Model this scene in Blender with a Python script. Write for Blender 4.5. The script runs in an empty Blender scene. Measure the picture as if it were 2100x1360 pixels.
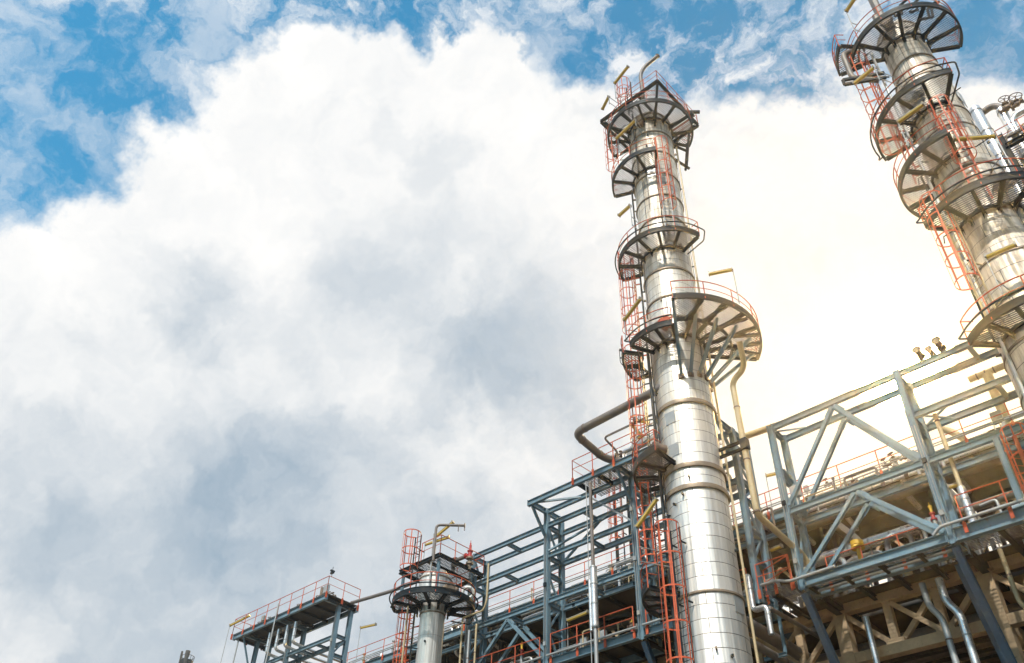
import bpy, math, random
from mathutils import Vector, Matrix
random.seed(7)
S = bpy.context.scene
R_ = math.radians
# ------------------------------------------------------------------ camera
FPX, PITCH, ROLL, YAW = 1790.0, R_(41.2), R_(2.05), R_(44.5)
EYE = Vector((0, 0, 1.6))
fh = Vector((-math.sin(YAW), math.cos(YAW), 0)); RH = Vector((math.cos(YAW), math.sin(YAW), 0))
FW = fh*math.cos(PITCH) + Vector((0, 0, math.sin(PITCH)))
UP0 = -fh*math.sin(PITCH) + Vector((0, 0, math.cos(PITCH)))
cr, sr = math.cos(ROLL), math.sin(ROLL)
CR = RH*cr + UP0*sr          # image right
CU = UP0*cr - RH*sr          # image up
def ray(px, py):
    x = (px-1050)/FPX; y = -(py-680)/FPX
    return FW + CR*x + CU*y
def at(px, py, X=None, Y=None, Z=None, dep=None):
    """world point seen at a surveyed photo pixel, on the given plane"""
    r = ray(px, py)
    if X is not None: t = (X-EYE.x)/r.x
    elif Y is not None: t = (Y-EYE.y)/r.y
    elif Z is not None: t = (Z-EYE.z)/r.z
    else: t = dep
    return EYE + r*t
def px(ox, oy, s, x, y): return (ox+x/s, oy+y/s)
cam = bpy.data.cameras.new('camera'); co = bpy.data.objects.new('camera', cam); S.collection.objects.link(co)
cam.sensor_fit = 'HORIZONTAL'; cam.sensor_width = 36; cam.lens = 36*FPX/2100
cam.clip_start = .1; cam.clip_end = 6000
co.matrix_world = Matrix.Translation(EYE) @ Matrix((CR, CU, -FW)).transposed().to_4x4()
S.camera = co
# ------------------------------------------------------------------ sun and sky
S.view_settings.view_transform = 'Standard'; S.view_settings.look = 'None'
S.view_settings.exposure = 0.0; S.view_settings.gamma = 1
SUN_EL, SUN_AZ = 48, -69          # azimuth: degrees anticlockwise from +X
sdir = Vector((math.cos(R_(SUN_EL))*math.cos(R_(SUN_AZ)), math.cos(R_(SUN_EL))*math.sin(R_(SUN_AZ)), math.sin(R_(SUN_EL))))
sl = bpy.data.lights.new('sun', 'SUN'); sl.energy = 5.0; sl.angle = R_(1.5); sl.color = (1, .95, .86)
so = bpy.data.objects.new('sun', sl); S.collection.objects.link(so)
so.rotation_euler = (-sdir).to_track_quat('-Z', 'Y').to_euler()
W = bpy.data.worlds.new('World'); S.world = W; W.use_nodes = True
nt = W.node_tree; nt.nodes.clear()
class NG:
    """tiny node-graph helper"""
    def __init__(s, nt): s.nt = nt
    def n(s, typ, **kw):
        nd = s.nt.nodes.new(typ)
        ins = kw.pop('ins', {})
        for k, v in kw.items(): setattr(nd, k, v)
        for k, v in ins.items(): s.set(nd.inputs[k], v)
        return nd
    def set(s, sock, v):
        if isinstance(v, bpy.types.NodeSocket): s.nt.links.new(v, sock)
        else: sock.default_value = v
    def m(s, op, a, b=None, c=None, clamp=False):
        nd = s.nt.nodes.new('ShaderNodeMath'); nd.operation = op; nd.use_clamp = clamp
        s.set(nd.inputs[0], a)
        if b is not None: s.set(nd.inputs[1], b)
        if c is not None: s.set(nd.inputs[2], c)
        return nd.outputs[0]
    def vm(s, op, a, b=None, out=0):
        nd = s.nt.nodes.new('ShaderNodeVectorMath'); nd.operation = op
        s.set(nd.inputs[0], a)
        if b is not None:
            if op == 'SCALE': s.set(nd.inputs['Scale'], b)
            else: s.set(nd.inputs[1], b)
        return nd.outputs[out]
    def mix(s, f, a, b, blend='MIX'):
        nd = s.nt.nodes.new('ShaderNodeMix'); nd.data_type = 'RGBA'; nd.blend_type = blend
        s.set(nd.inputs[0], f); s.set(nd.inputs[6], a); s.set(nd.inputs[7], b)
        return nd.outputs[2]
    def rng(s, v, a, b, c=0., d=1., smooth=True):
        nd = s.nt.nodes.new('ShaderNodeMapRange')
        nd.interpolation_type = 'SMOOTHSTEP' if smooth else 'LINEAR'
        s.set(nd.inputs[0], v)
        for i, q in enumerate((a, b, c, d)): s.set(nd.inputs[i+1], q)
        return nd.outputs[0]
    def noise(s, vec, scale, detail=4, rough=.5, dist=0., out=0):
        nd = s.nt.nodes.new('ShaderNodeTexNoise')
        s.set(nd.inputs['Vector'], vec)
        nd.inputs['Scale'].default_value = scale; nd.inputs['Detail'].default_value = detail
        nd.inputs['Roughness'].default_value = rough; nd.inputs['Distortion'].default_value = dist
        return nd.outputs[out]
g = NG(nt)
tc = g.n('ShaderNodeTexCoord').outputs['Generated']
sky = g.n('ShaderNodeTexSky', sky_type='NISHITA', sun_disc=False)
sky.sun_elevation = R_(SUN_EL); sky.sun_rotation = R_(90-SUN_AZ)
sky.air_density = 1.0; sky.dust_density = .4; sky.ozone_density = 3.0
D = g.vm('NORMALIZE', tc)
# billow distortion of the direction so that the cloud edges break up
n1 = g.vm('SUBTRACT', g.noise(D, 3.2, 3, .5, out=1), (.5, .5, .5))
n2 = g.vm('SUBTRACT', g.noise(D, 11, 5, .6, out=1), (.5, .5, .5))
n3 = g.vm('SUBTRACT', g.noise(D, 42, 4, .6, out=1), (.5, .5, .5))
DD = g.vm('NORMALIZE', g.vm('ADD', D, g.vm('ADD', g.vm('ADD', g.vm('SCALE', n1, .10), g.vm('SCALE', n2, .10)), g.vm('SCALE', n3, .034))))
def blob(x, y, r, soft=.25, vec=None):
    d = ray(x, y).normalized(); a = r/FPX
    dot = g.vm('DOT_PRODUCT', vec or DD, tuple(d), out=1)
    return g.rng(dot, math.cos(a*(1+soft)), math.cos(a*(1-soft)))
def union(lst):
    o = lst[0]
    for q in lst[1:]: o = g.m('MAXIMUM', o, q)
    return o
# the big cumulus bank: (x, y, radius) in surveyed directions
cum = [(60, 740, 200), (300, 660, 235), (480, 480, 230), (640, 290, 200), (760, 270, 190), (960, 180, 125),
       (1000, 420, 260), (1250, 420, 220), (1500, 480, 250), (1750, 520, 260), (2050, 480, 230), (800, 700, 420),
       (1300, 900, 430), (1800, 1000, 480), (200, 1150, 420), (700, 1250, 420), (2300, 800, 400), (-250, 900, 330), (-300, 1400, 400), (1500, 1500, 500)]
cover = union([blob(*c, soft=.11) for c in cum])
# all round the sky, out of the picture: broken cloud
far = g.rng(g.noise(D, 2.1, 6, .55, .3), .40, .56)
inview = blob(1050, 600, 1250, soft=.25, vec=D)
cover = g.m('MAXIMUM', cover, g.m('MULTIPLY', far, g.m('SUBTRACT', 1., inview)))
# thin mottled high cloud over the blue
wn = g.noise(DD, 13., 7, .60, .12)
wn2 = g.noise(D, 2.6, 3, .5, .2)
wn4 = g.noise(DD, 30., 5, .62, .1)
wsp = g.m('MULTIPLY', g.rng(g.m('ADD', g.m('MULTIPLY', wn, .68), g.m('MULTIPLY', wn4, .32)), .42, .63), g.rng(wn2, .25, .55, .7, 1.15))
blue = union([blob(90, 330, 190, .6), blob(260, 210, 120, .7), blob(800, 150, 90, .8), blob(1110, 160, 110, .8), blob(2040, 110, 90, .8), blob(60, 130, 110, .8), blob(450, 60, 60, .8)])
wsp = g.m('MULTIPLY', wsp, g.m('SUBTRACT', 1., g.m('MULTIPLY', blue, .55)))
skyc = g.vm('MULTIPLY', g.vm('SCALE', sky.outputs[0], .15), (.42, 1.62, 1.60))
thin = g.mix(wsp, skyc, (.86, .90, .94, 1))
# cumulus body: lit white tops, blue-grey undersides
b1 = g.noise(DD, 3.4, 6, .55, .15); b2 = g.noise(DD, 8.5, 5, .5, .1)
dark = union([blob(900, 870, 300, .8), blob(620, 1080, 230, .9), blob(620, 1060, 130, .9), blob(150, 1250, 420, .7), blob(900, 1150, 300, .7), blob(690, 900, 170, .9), blob(420, 640, 90, .9)])
shade = g.m('MULTIPLY', g.rng(g.m('ADD', g.m('MULTIPLY', b1, .75), g.m('MULTIPLY', b2, .35)), .38, .66, .25, 1.), g.m('ADD', g.m('MULTIPLY', dark, .66), .16))
b3 = g.noise(DD, 19., 5, .6, .1)
shade = g.m('ADD', shade, g.m('MULTIPLY', g.m('SUBTRACT', b3, .5), .42), clamp=True)
shade = g.m('ADD', shade, g.m('MULTIPLY', blob(630, 1075, 150, .9), .34), clamp=True)
shade = g.m('MAXIMUM', shade, g.m('MULTIPLY', g.m('MULTIPLY', g.rng(b1, .45, .62), g.rng(b2, .40, .60, .3, 1.)), .38))
outer = g.m('SUBTRACT', 1., inview)
shade = g.m('MAXIMUM', shade, g.m('MULTIPLY', outer, g.rng(b1, .35, .62, .1, .85)))
cl = g.mix(shade, (1.06, 1.05, 1.03, 1), (.33, .445, .56, 1))
col = g.mix(cover, thin, cl)
# added warm glow and bright disc in the sky, imitating a lens flare
gd = g.vm('DOT_PRODUCT', D, tuple(ray(1840, 735).normalized()), out=1)
glow = g.m('POWER', g.m('MAXIMUM', gd, 0.), 80.); core = g.m('POWER', g.m('MAXIMUM', gd, 0.), 420.)
col = g.vm('ADD', col, g.vm('SCALE', g.vm('MULTIPLY', glow, (1., 1., 1.)), 0.0)) if False else col
col = g.mix(g.m('MULTIPLY', glow, .8), col, (.92, .82, .64, 1))
flare_disc = g.rng(gd, math.cos(R_(3.2)), math.cos(R_(1.6)))
col = g.mix(core, col, (1.2, 1.06, .82, 1))
col = g.mix(flare_disc, col, (760., 490., 170., 1))
bg = g.n('ShaderNodeBackground', ins={'Color': col, 'Strength': 1.0})
g.nt.links.new(bg.outputs[0], g.n('ShaderNodeOutputWorld').inputs[0])
W.cycles.sampling_method = 'MANUAL'; W.cycles.sample_map_resolution = 1024
S.cycles.volume_bounces = 0; S.cycles.max_bounces = 5; S.cycles.diffuse_bounces = 3; S.cycles.glossy_bounces = 3

# ------------------------------------------------------------------ materials
def base(name):
    m = bpy.data.materials.new(name); m.use_nodes = True
    return m, NG(m.node_tree), m.node_tree.nodes['Principled BSDF']
def paint(name, c, rough=.5, metal=0., var=.25, scale=1.2, rust=0., rustc=(.16, .07, .03), spec=.5, bump=.0):
    m, g, b = base(name)
    v = g.n('ShaderNodeTexCoord').outputs['Object']
    n = g.noise(v, scale, 6, .6); fine = g.noise(v, scale*9, 3, .6)
    f = g.rng(g.m('ADD', g.m('MULTIPLY', n, .7), g.m('MULTIPLY', fine, .3)), .3, .7, 1-var, 1+var*.6, smooth=False)
    colr = g.vm('SCALE', tuple(c[:3]), f)
    if rust > 0:
        rn = g.noise(v, scale*3.1, 8, .7, .4)
        colr = g.mix(g.rng(rn, .66-rust*.25, .74-rust*.15, 0, .8), colr, (*rustc, 1))
    g.set(b.inputs['Base Color'], colr); g.set(b.inputs['Roughness'], g.rng(fine, .2, .8, max(.05, rough-.1), rough+.12))
    b.inputs['Metallic'].default_value = metal; b.inputs['Specular IOR Level'].default_value = spec
    if bump:
        bm = g.n('ShaderNodeBump', ins={'Strength': bump, 'Distance': .03, 'Height': fine}); g.set(b.inputs['Normal'], bm.outputs[0])
    return m
def cladding(name, row=.55, width=3.9, tint=(.66, .64, .60), dirt0=.12, dirt_z=(18., 44.), rough=.46, seam=.5, rad=1.25):
    """aluminium insulation jacket wrapped round an upright cylinder: sheets with lapped seams, streaks below fixings"""
    m, g, b = base(name)
    v = g.n('ShaderNodeTexCoord').outputs['Object']
    s = g.n('ShaderNodeSeparateXYZ', ins={0: v}).outputs
    ang = g.m('ARCTAN2', s[1], s[0])
    uv = g.n('ShaderNodeCombineXYZ', ins={0: g.m('MULTIPLY', ang, rad), 1: s[2], 2: 0.}).outputs[0]
    br = g.n('ShaderNodeTexBrick', offset=.37, squash=1.)
    g.set(br.inputs['Vector'], uv); br.inputs['Scale'].default_value = 1.
    br.inputs['Color1'].default_value = (0, 0, 0, 1); br.inputs['Color2'].default_value = (1, 1, 1, 1); br.inputs['Mortar'].default_value = (.5, .5, .5, 1)
    br.inputs['Mortar Size'].default_value = .014; br.inputs['Mortar Smooth'].default_value = .2
    br.inputs['Brick Width'].default_value = width; br.inputs['Row Height'].default_value = row
    sheet = br.outputs['Color']; mort = br.outputs['Fac']
    st = g.n('ShaderNodeCombineXYZ', ins={0: g.m('MULTIPLY', ang, 6.5), 1: g.m('MULTIPLY', s[2], .22), 2: 3.}).outputs[0]
    streak = g.noise(st, 1.0, 6, .62)
    st2 = g.n('ShaderNodeCombineXYZ', ins={0: g.m('MULTIPLY', ang, 2.5), 1: g.m('MULTIPLY', s[2], .5), 2: 1.}).outputs[0]
    blotch = g.noise(st2, 1.3, 6, .65, .3)
    up = g.rng(s[2], dirt_z[0], dirt_z[1], 0., 1., smooth=False)
    dirt = g.m('MULTIPLY', g.rng(g.m('ADD', g.m('MULTIPLY', streak, .6), g.m('MULTIPLY', blotch, .4)), .41, .62), g.m('ADD', g.m('MULTIPLY', up, .8), .18+dirt0), clamp=True)
    tn = g.mix(sheet, tuple(t*.97 for t in tint)+(1,), tuple(min(1, t*1.03) for t in tint)+(1,))
    tn = g.mix(g.m('MULTIPLY', up, .7), tn, (.62, .56, .47, 1))
    c = g.mix(g.m('MULTIPLY', dirt, .8), tn, (.24, .19, .14, 1))
    c = g.mix(g.m('MULTIPLY', mort, seam*2), c, (.10, .09, .08, 1))
    g.set(b.inputs['Base Color'], c)
    g.set(b.inputs['Metallic'], g.m('SUBTRACT', .95, g.m('MULTIPLY', g.m('MAXIMUM', dirt, g.m('MULTIPLY', up, .8)), .75)))
    g.set(b.inputs['Roughness'], g.m('ADD', g.m('ADD', g.m('MULTIPLY', sheet, .05), rough), g.m('MULTIPLY', dirt, .25)))
    dent = g.noise(uv, 1.1, 3, .5)
    fl = g.n('ShaderNodeCombineXYZ', ins={0: g.m('MULTIPLY', ang, 3.2), 1: g.m('MULTIPLY', s[2], .10), 2: 7.}).outputs[0]
    flute = g.noise(fl, 1.0, 2, .5)
    hgt = g.m('ADD', g.m('ADD', g.m('MULTIPLY', dent, .22), g.m('MULTIPLY', flute, 2.8)), g.m('ADD', g.m('MULTIPLY', mort, -.25), g.m('MULTIPLY', sheet, .05)))
    bm = g.n('ShaderNodeBump', ins={'Strength': .35, 'Distance': .06, 'Height': hgt}); g.set(b.inputs['Normal'], bm.outputs[0])
    return m
M = {
 'shell': cladding('column_jacket', rad=1.27, rough=.44, seam=.5),
 'shell_b': cladding('right_column_jacket', row=.62, width=2.1, dirt0=.2, dirt_z=(4, 30), tint=(.66, .61, .54), rough=.42, rad=1.2),
 'shell_v': cladding('vessel_jacket', row=1.9, width=2.2, dirt0=.05, dirt_z=(12, 40), tint=(.80, .79, .77), rough=.45, seam=.2, rad=.65),
 'pipe_clad': paint('pipe_cladding', (.70, .70, .70), .32, .9, .15, 2.5, bump=.15),
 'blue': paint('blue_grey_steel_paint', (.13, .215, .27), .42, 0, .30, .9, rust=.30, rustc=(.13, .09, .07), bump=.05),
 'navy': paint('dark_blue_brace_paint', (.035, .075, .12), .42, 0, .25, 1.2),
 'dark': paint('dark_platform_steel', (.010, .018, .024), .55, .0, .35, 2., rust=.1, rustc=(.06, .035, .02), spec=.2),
 'grate': paint('galvanised_grating', (.06, .063, .063), .6, .2, .3, 3., spec=.3),
 'orange': paint('orange_rail_paint', (.50, .095, .04), .55, 0, .35, 3., rust=.3, rustc=(.20, .04, .02), spec=.25),
 'galv': paint('galvanised_steel', (.36, .37, .37), .42, .5, .2, 3.),
 'brownpipe': paint('grey_brown_pipe_paint', (.15, .13, .12), .5, 0, .25, 1.5, rust=.15),
 'tan': paint('tan_pipe_paint', (.42, .33, .19), .45, 0, .22, 1.5, rust=.15),
 'band': paint('stained_stiffening_band', (.26, .20, .145), .5, .35, .35, 2., rust=.35, rustc=(.13, .07, .04)),
 'yellow': paint('yellow_valve_paint', (.62, .37, .03), .4, 0, .15, 4.),
 'lampyellow': paint('yellowed_lamp_lens', (.62, .42, .07), .35, 0, .2, 5.),
 'lampback': paint('lamp_housing', (.26, .23, .18), .5, .2, .2, 4.),
 'red': paint('red_valve_paint', (.38, .03, .03), .4, 0, .2, 4.),
 'iron': paint('rusty_cast_iron', (.17, .12, .09), .6, .2, .35, 5., rust=.3),
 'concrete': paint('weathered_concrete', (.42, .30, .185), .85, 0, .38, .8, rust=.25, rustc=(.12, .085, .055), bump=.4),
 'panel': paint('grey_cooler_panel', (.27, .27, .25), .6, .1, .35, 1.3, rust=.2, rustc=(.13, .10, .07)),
 'under': paint('shade_dark_steel', (.05, .048, .044), .7, .1, .5, 1.1, rust=.3),  # steel colour darkened, with the shade under the decks put into it
 'black': paint('black_rubber_cable', (.012, .013, .015), .6),
 'white': paint('white_ring_paint', (.75, .75, .72), .5, 0, .15, 4.),
 'ground': paint('concrete_yard', (.09, .085, .075), .9, 0, .3, .15, bump=.2),
}
# ------------------------------------------------------------------ mesh helpers
ROOT = {}
class MB:
    def __init__(s): s.v = []; s.f = []
    def add(s, vs, fs):
        o = len(s.v); s.v += [tuple(v) for v in vs]; s.f += [tuple(i+o for i in f) for f in fs]; return s
    def frame(s, p, q, up=(0, 0, 1)):
        p = Vector(p); q = Vector(q); d = (q-p); L = d.length; d = d/L; up = Vector(up)
        if abs(d.dot(up)) > .98: up = Vector((0, 1, 0)) if abs(d.y) < .9 else Vector((1, 0, 0))
        a = d.cross(up).normalized(); b = a.cross(d).normalized()
        return p, q, a, b, d
    def bar(s, p, q, w, h, up=(0, 0, 1)):
        p, q, a, b, d = s.frame(p, q, up); vs = []
        for e in (p, q):
            for x, y in ((-1, -1), (1, -1), (1, 1), (-1, 1)): vs.append(e+a*x*w/2+b*y*h/2)
        return s.add(vs, [(0, 1, 2, 3), (7, 6, 5, 4), (0, 4, 5, 1), (1, 5, 6, 2), (2, 6, 7, 3), (3, 7, 4, 0)])
    def box(s, c, sx, sy, sz):
        c = Vector(c); return s.bar(c-Vector((0, 0, sz/2)), c+Vector((0, 0, sz/2)), sx, sy, up=(0, 1, 0))
    def prof(s, p, q, pts, up=(0, 0, 1)):
        p, q, a, b, d = s.frame(p, q, up); n = len(pts); vs = []
        for e in (p, q): vs += [e+a*x+b*y for x, y in pts]
        return s.add(vs, [(i, (i+1) % n, (i+1) % n+n, i+n) for i in range(n)]+[tuple(range(n-1, -1, -1)), tuple(range(n, 2*n))])
    def ibeam(s, p, q, h=.3, w=.22, t=.02, up=(0, 0, 1)):
        H, B, k = h/2, w/2, t/2
        return s.prof(p, q, [(-B, -H), (B, -H), (B, -H+t), (k, -H+t), (k, H-t), (B, H-t), (B, H), (-B, H), (-B, H-t), (-k, H-t), (-k, -H+t), (-B, -H+t)], up)
    def tube(s, pts, r, n=8, cap=True):
        pts = [Vector(p) for p in pts]; k = len(pts); vs = []
        t0 = (pts[1]-pts[0]).normalized(); ref = Vector((0, 0, 1)) if abs(t0.z) < .9 else Vector((1, 0, 0))
        a = t0.cross(ref).normalized()
        for i in range(k):
            t = (pts[min(i+1, k-1)]-pts[max(i-1, 0)]).normalized()
            a = (a-t*a.dot(t)).normalized(); b = t.cross(a)
            rr = r[i] if isinstance(r, (list, tuple)) else r
            for j in range(n):
                w = 2*math.pi*j/n; vs.append(pts[i]+a*math.cos(w)*rr+b*math.sin(w)*rr)
        fs = [(i*n+j, i*n+(j+1) % n, (i+1)*n+(j+1) % n, (i+1)*n+j) for i in range(k-1) for j in range(n)]
        if cap: fs += [tuple(range(n-1, -1, -1)), tuple((k-1)*n+j for j in range(n))]
        return s.add(vs, fs)
    def pipe(s, pts, r, bend=None, n=14, cap=True):
        """tube with rounded elbows"""
        pts = [Vector(p) for p in pts]; bend = bend or r*3; out = [pts[0]]
        for i in range(1, len(pts)-1):
            a = (pts[i-1]-pts[i]); b = (pts[i+1]-pts[i]); L = min(bend, a.length*.48, b.length*.48)
            a = a.normalized(); b = b.normalized(); p0 = pts[i]+a*L; p1 = pts[i]+b*L
            for k in range(7):
                t = k/6; out.append(p0*(1-t)**2+pts[i]*2*t*(1-t)+p1*t*t)
        out.append(pts[-1]); return s.tube(out, r, n, cap)
    def lathe(s, c, prof, n=48, a0=0., a1=360.):
        c = Vector(c); full = abs(a1-a0) >= 359.9; m = n if full else n+1; vs = []
        for r, z in prof:
            for j in range(m):
                w = R_(a0+(a1-a0)*j/n); vs.append(c+Vector((r*math.cos(w), r*math.sin(w), z)))
        fs = []
        for i in range(len(prof)-1):
            for j in range(n):
                jj = (j+1) % m; fs.append((i*m+j, i*m+jj, (i+1)*m+jj, (i+1)*m+j))
        return s.add(vs, fs)
    def disk(s, p, q, r, n=16): return s.tube([p, q], r, n)
    def torus(s, c, axis, R, r, n=20, m=6):
        c = Vector(c); ax = Vector(axis).normalized(); ref = Vector((0, 0, 1)) if abs(ax.z) < .9 else Vector((1, 0, 0))
        a = ax.cross(ref).normalized(); b = ax.cross(a); vs = []
        for i in range(n):
            w = 2*math.pi*i/n; d = a*math.cos(w)+b*math.sin(w)
            for j in range(m):
                u = 2*math.pi*j/m; vs.append(c+d*(R+r*math.cos(u))+ax*r*math.sin(u))
        return s.add(vs, [(i*m+j, i*m+(j+1) % m, ((i+1) % n)*m+(j+1) % m, ((i+1) % n)*m+j) for i in range(n) for j in range(m)])
    def arcbar(s, c, r, z, a0, a1, w, h, n=None):
        """curved rectangular bar: radial width w, height h, centre at (r,z)"""
        n = n or max(6, int(abs(a1-a0)/5))
        full = abs(a1-a0) > 359.9
        s.lathe(c, [(r-w/2, z-h/2), (r+w/2, z-h/2), (r+w/2, z+h/2), (r-w/2, z+h/2), (r-w/2, z-h/2)], n, a0, a1)
        if not full:
            for aa in (a0, a1):
                u = Vector((math.cos(R_(aa)), math.sin(R_(aa)), 0)); c_ = Vector(c)
                s.add([c_+u*(r+x*w/2)+Vector((0, 0, z+y*h/2)) for x, y in ((-1, -1), (1, -1), (1, 1), (-1, 1))], [(0, 1, 2, 3)])
        return s
    def arctube(s, c, r, z, a0, a1, rad, n=6):
        k = max(5, int(abs(a1-a0)/6)); c = Vector(c)
        return s.tube([c+Vector((r*math.cos(R_(a0+(a1-a0)*i/k)), r*math.sin(R_(a0+(a1-a0)*i/k)), z)) for i in range(k+1)], rad, n)
    def build(s, name, mat, parent=None, label=None, smooth=True, ang=38):
        o0 = ROOT.get(parent, Vector((0, 0, 0))) if parent else Vector((0, 0, 0))
        me = bpy.data.meshes.new(name)
        me.from_pydata([(x-o0.x, y-o0.y, z-o0.z) for x, y, z in s.v], [], s.f); me.update()
        if smooth:
            me.polygons.foreach_set('use_smooth', [True]*len(me.polygons)); me.set_sharp_from_angle(angle=R_(ang))
        me.materials.append(M[mat] if isinstance(mat, str) else mat)
        o = bpy.data.objects.new(name, me); S.collection.objects.link(o)
        if parent: o.parent = parent
        ROOT[o] = o0
        if label: o['label'] = label
        return o
def thing(name, loc, label, cat, group=None):
    o = bpy.data.objects.new(name, None); o.empty_display_size = .3; S.collection.objects.link(o)
    o.location = loc; ROOT[o] = Vector(loc); o['label'] = label; o['category'] = cat
    if group: o['group'] = group
    return o
def solo(mb, name, mat, label, cat, group=None, **k):
    """a thing that is one mesh; origin at its lowest point's level"""
    xs = [v[0] for v in mb.v]; ys = [v[1] for v in mb.v]; zs = [v[2] for v in mb.v]
    c = Vector(((min(xs)+max(xs))/2, (min(ys)+max(ys))/2, min(zs)))
    mb.v = [(x-c.x, y-c.y, z-c.z) for x, y, z in mb.v]
    o = mb.build(name, mat, None, **k); o.location = c; ROOT[o] = c
    o['label'] = label; o['category'] = cat
    if group: o['group'] = group
    return o
def V3(x, y, z=0.): return Vector((x, y, z))
def pol(c, r, a, z): return V3(c[0]+r*math.cos(R_(a)), c[1]+r*math.sin(R_(a)), z)

# ------------------------------------------------------------------ ground
gm = MB(); gm.add([(-900, -900, 0), (900, -900, 0), (900, 900, 0), (-900, 900, 0)], [(0, 1, 2, 3)])
go = gm.build('ground', 'ground', None, smooth=False); go['kind'] = 'structure'

# ------------------------------------------------------------------ thin haze, added to spread the flare glow over the steelwork
hm = bpy.data.materials.new('haze'); hm.use_nodes = True; hn = hm.node_tree; hn.nodes.clear()
hv = hn.nodes.new('ShaderNodeVolumePrincipled'); ho_ = hn.nodes.new('ShaderNodeOutputMaterial'); hn.links.new(hv.outputs[0], ho_.inputs['Volume'])
hv.inputs['Color'].default_value = (.98, .95, .90, 1); hv.inputs['Density'].default_value = .0006; hv.inputs['Anisotropy'].default_value = .88
hb_ = MB(); hb_.box((0, 0, 26.5), 1810, 1810, 55)
ho = hb_.build('haze', hm, None, smooth=False); ho['kind'] = 'stuff'
# ------------------------------------------------------------------ shared builders
def grating_sector(c, r0, r1, a0, a1, z, step=.105):
    mb = MB(); cx, cy = c[0], c[1]
    def inside(x, y):
        d = math.hypot(x, y)
        if d < r0 or d > r1: return False
        a = math.degrees(math.atan2(y, x)); return ((a-a0) % 360) <= (a1-a0)
    def runs(fn, L):
        out = []; st = None; k = int(2*L/.06)
        for i in range(k+1):
            t = -L+i*.06
            if fn(t):
                if st is None: st = t
            elif st is not None:
                if t-st > .1: out.append((st, t-.06))
                st = None
        return out
    y = -r1
    while y < r1:
        for a, b in runs(lambda t: inside(t, y), r1+.06): mb.bar((cx+a, cy+y, z), (cx+b, cy+y, z), .026, .032)
        y += step
    x = -r1
    while x < r1:
        for a, b in runs(lambda t: inside(x, t), r1+.06): mb.bar((cx+x, cy+a, z+.006), (cx+x, cy+b, z+.006), .014, .016)
        x += step*2.4
    return mb
def grating_rect(x0, x1, y0, y1, z, step=.11):
    mb = MB(); y = y0
    while y <= y1: mb.bar((x0, y, z), (x1, y, z), .028, .032); y += step
    x = x0
    while x <= x1: mb.bar((x, y0, z+.006), (x, y1, z+.006), .014, .016); x += step*2.6
    return mb
def ring_platform(col, c, z, r0, r1, a0, a1, nbr=None, rail=True, conduit=False, rail_h=.98, deep=.20, struts=None, rg=None):
    """annular platform between angles a0..a1 (degrees), with brackets, grating, rail"""
    sp = a1-a0; nbr = nbr or max(2, round(sp/27))
    C_ = V3(c[0], c[1]); full = sp > 359
    mb = MB(); mb.arcbar(C_, r1, z, a0, a1, .09, deep); mb.arcbar(C_, r0+.08, z-.02, a0, a1, .08, .12)
    mb.arcbar(C_, r1+.05, z+.13, a0, a1, .014, .16)
    plat = mb.build('platform', 'dark', col)
    for i in range(nbr+1):
        if full and i == nbr: break
        a = a0+sp*i/nbr; u = V3(math.cos(R_(a)), math.sin(R_(a)))
        b = MB(); b.ibeam(C_+u*(r0-.02)+V3(0, 0, z-.10), C_+u*(r1-.05)+V3(0, 0, z-.03), .17, .13, .02)
        if i not in (0, nbr) or full: b.add([C_+u*(r0-.02)+V3(0, 0, z-.15), C_+u*(r0+.55)+V3(0, 0, z-.12), C_+u*(r0-.02)+V3(0, 0, z-.48)], [(0, 1, 2)])
        b.bar(C_+u*(r0-.03)+V3(0, 0, z-.42), C_+u*(r0-.03)+V3(0, 0, z+.02), .15, .05, up=u)
        b.build('bracket', 'dark', plat)
    grating_sector(c, r0+.05, r1-.02, a0, a1, z+.08).build('grating', 'grate', plat, smooth=False)
    if rail:
        ra0, ra1 = rg or (a0, a1)
        rb = MB(); rr = r1+.03
        rb.arctube(C_, rr, z+rail_h, ra0, ra1, .024); rb.arctube(C_, rr, z+rail_h*.55, ra0, ra1, .018)
        for a in ((ra0, ra1) if not (rg and ra1-ra0 > 359) else ()):
            if r1-r0 > 1.0 and not full:
                u = V3(math.cos(R_(a)), math.sin(R_(a)))
                for h, q in ((rail_h, .024), (rail_h*.55, .018)): rb.tube([C_+u*(rr)+V3(0, 0, z+h), C_+u*(rr-.42)+V3(0, 0, z+h)], q, 6)
        ro = rb.build('railing', 'orange', col)
        n = max(2, round((ra1-ra0)*r1*math.pi/180/1.35))
        for i in range(n+1):
            a = ra0+(ra1-ra0)*i/n; p = pol(c, rr, a, z-.05)
            q = MB(); q.tube([p, p+V3(0, 0, rail_h+.05)], .024, 6); q.build('rail_post', 'orange', ro)
    if conduit:
        cb = MB(); r2 = r1+.20
        pts = [pol(c, r1, a0+3, z+.1), pol(c, r2+.10, a0-1, z+.25)]
        k = int(sp/8)
        pts += [pol(c, r2, a0+sp*i/k, z+.34) for i in range(k+1)]
        pts += [pol(c, r2+.10, a1+3, z+.2), pol(c, r2-.1, a1+4, z-.35), pol(c, r0+.2, a1+3, z-.45)]
        cb.pipe(pts, .035, .12, 7); cb.build('conduit', 'dark', col)
    if struts:
        for a, rtop, rs, drop in struts:
            sb = MB(); sb.ibeam(pol(c, rtop, a, z-.15), pol(c, rs, a, z-drop), .15, .13, .02); so_ = sb.build('strut', 'blue', plat)
            f = MB(); f.box(pol(c, rs-.02, a, z-drop-.02), .22, .22, .26); f.build('strut_foot', 'iron', plat)
    return plat
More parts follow.
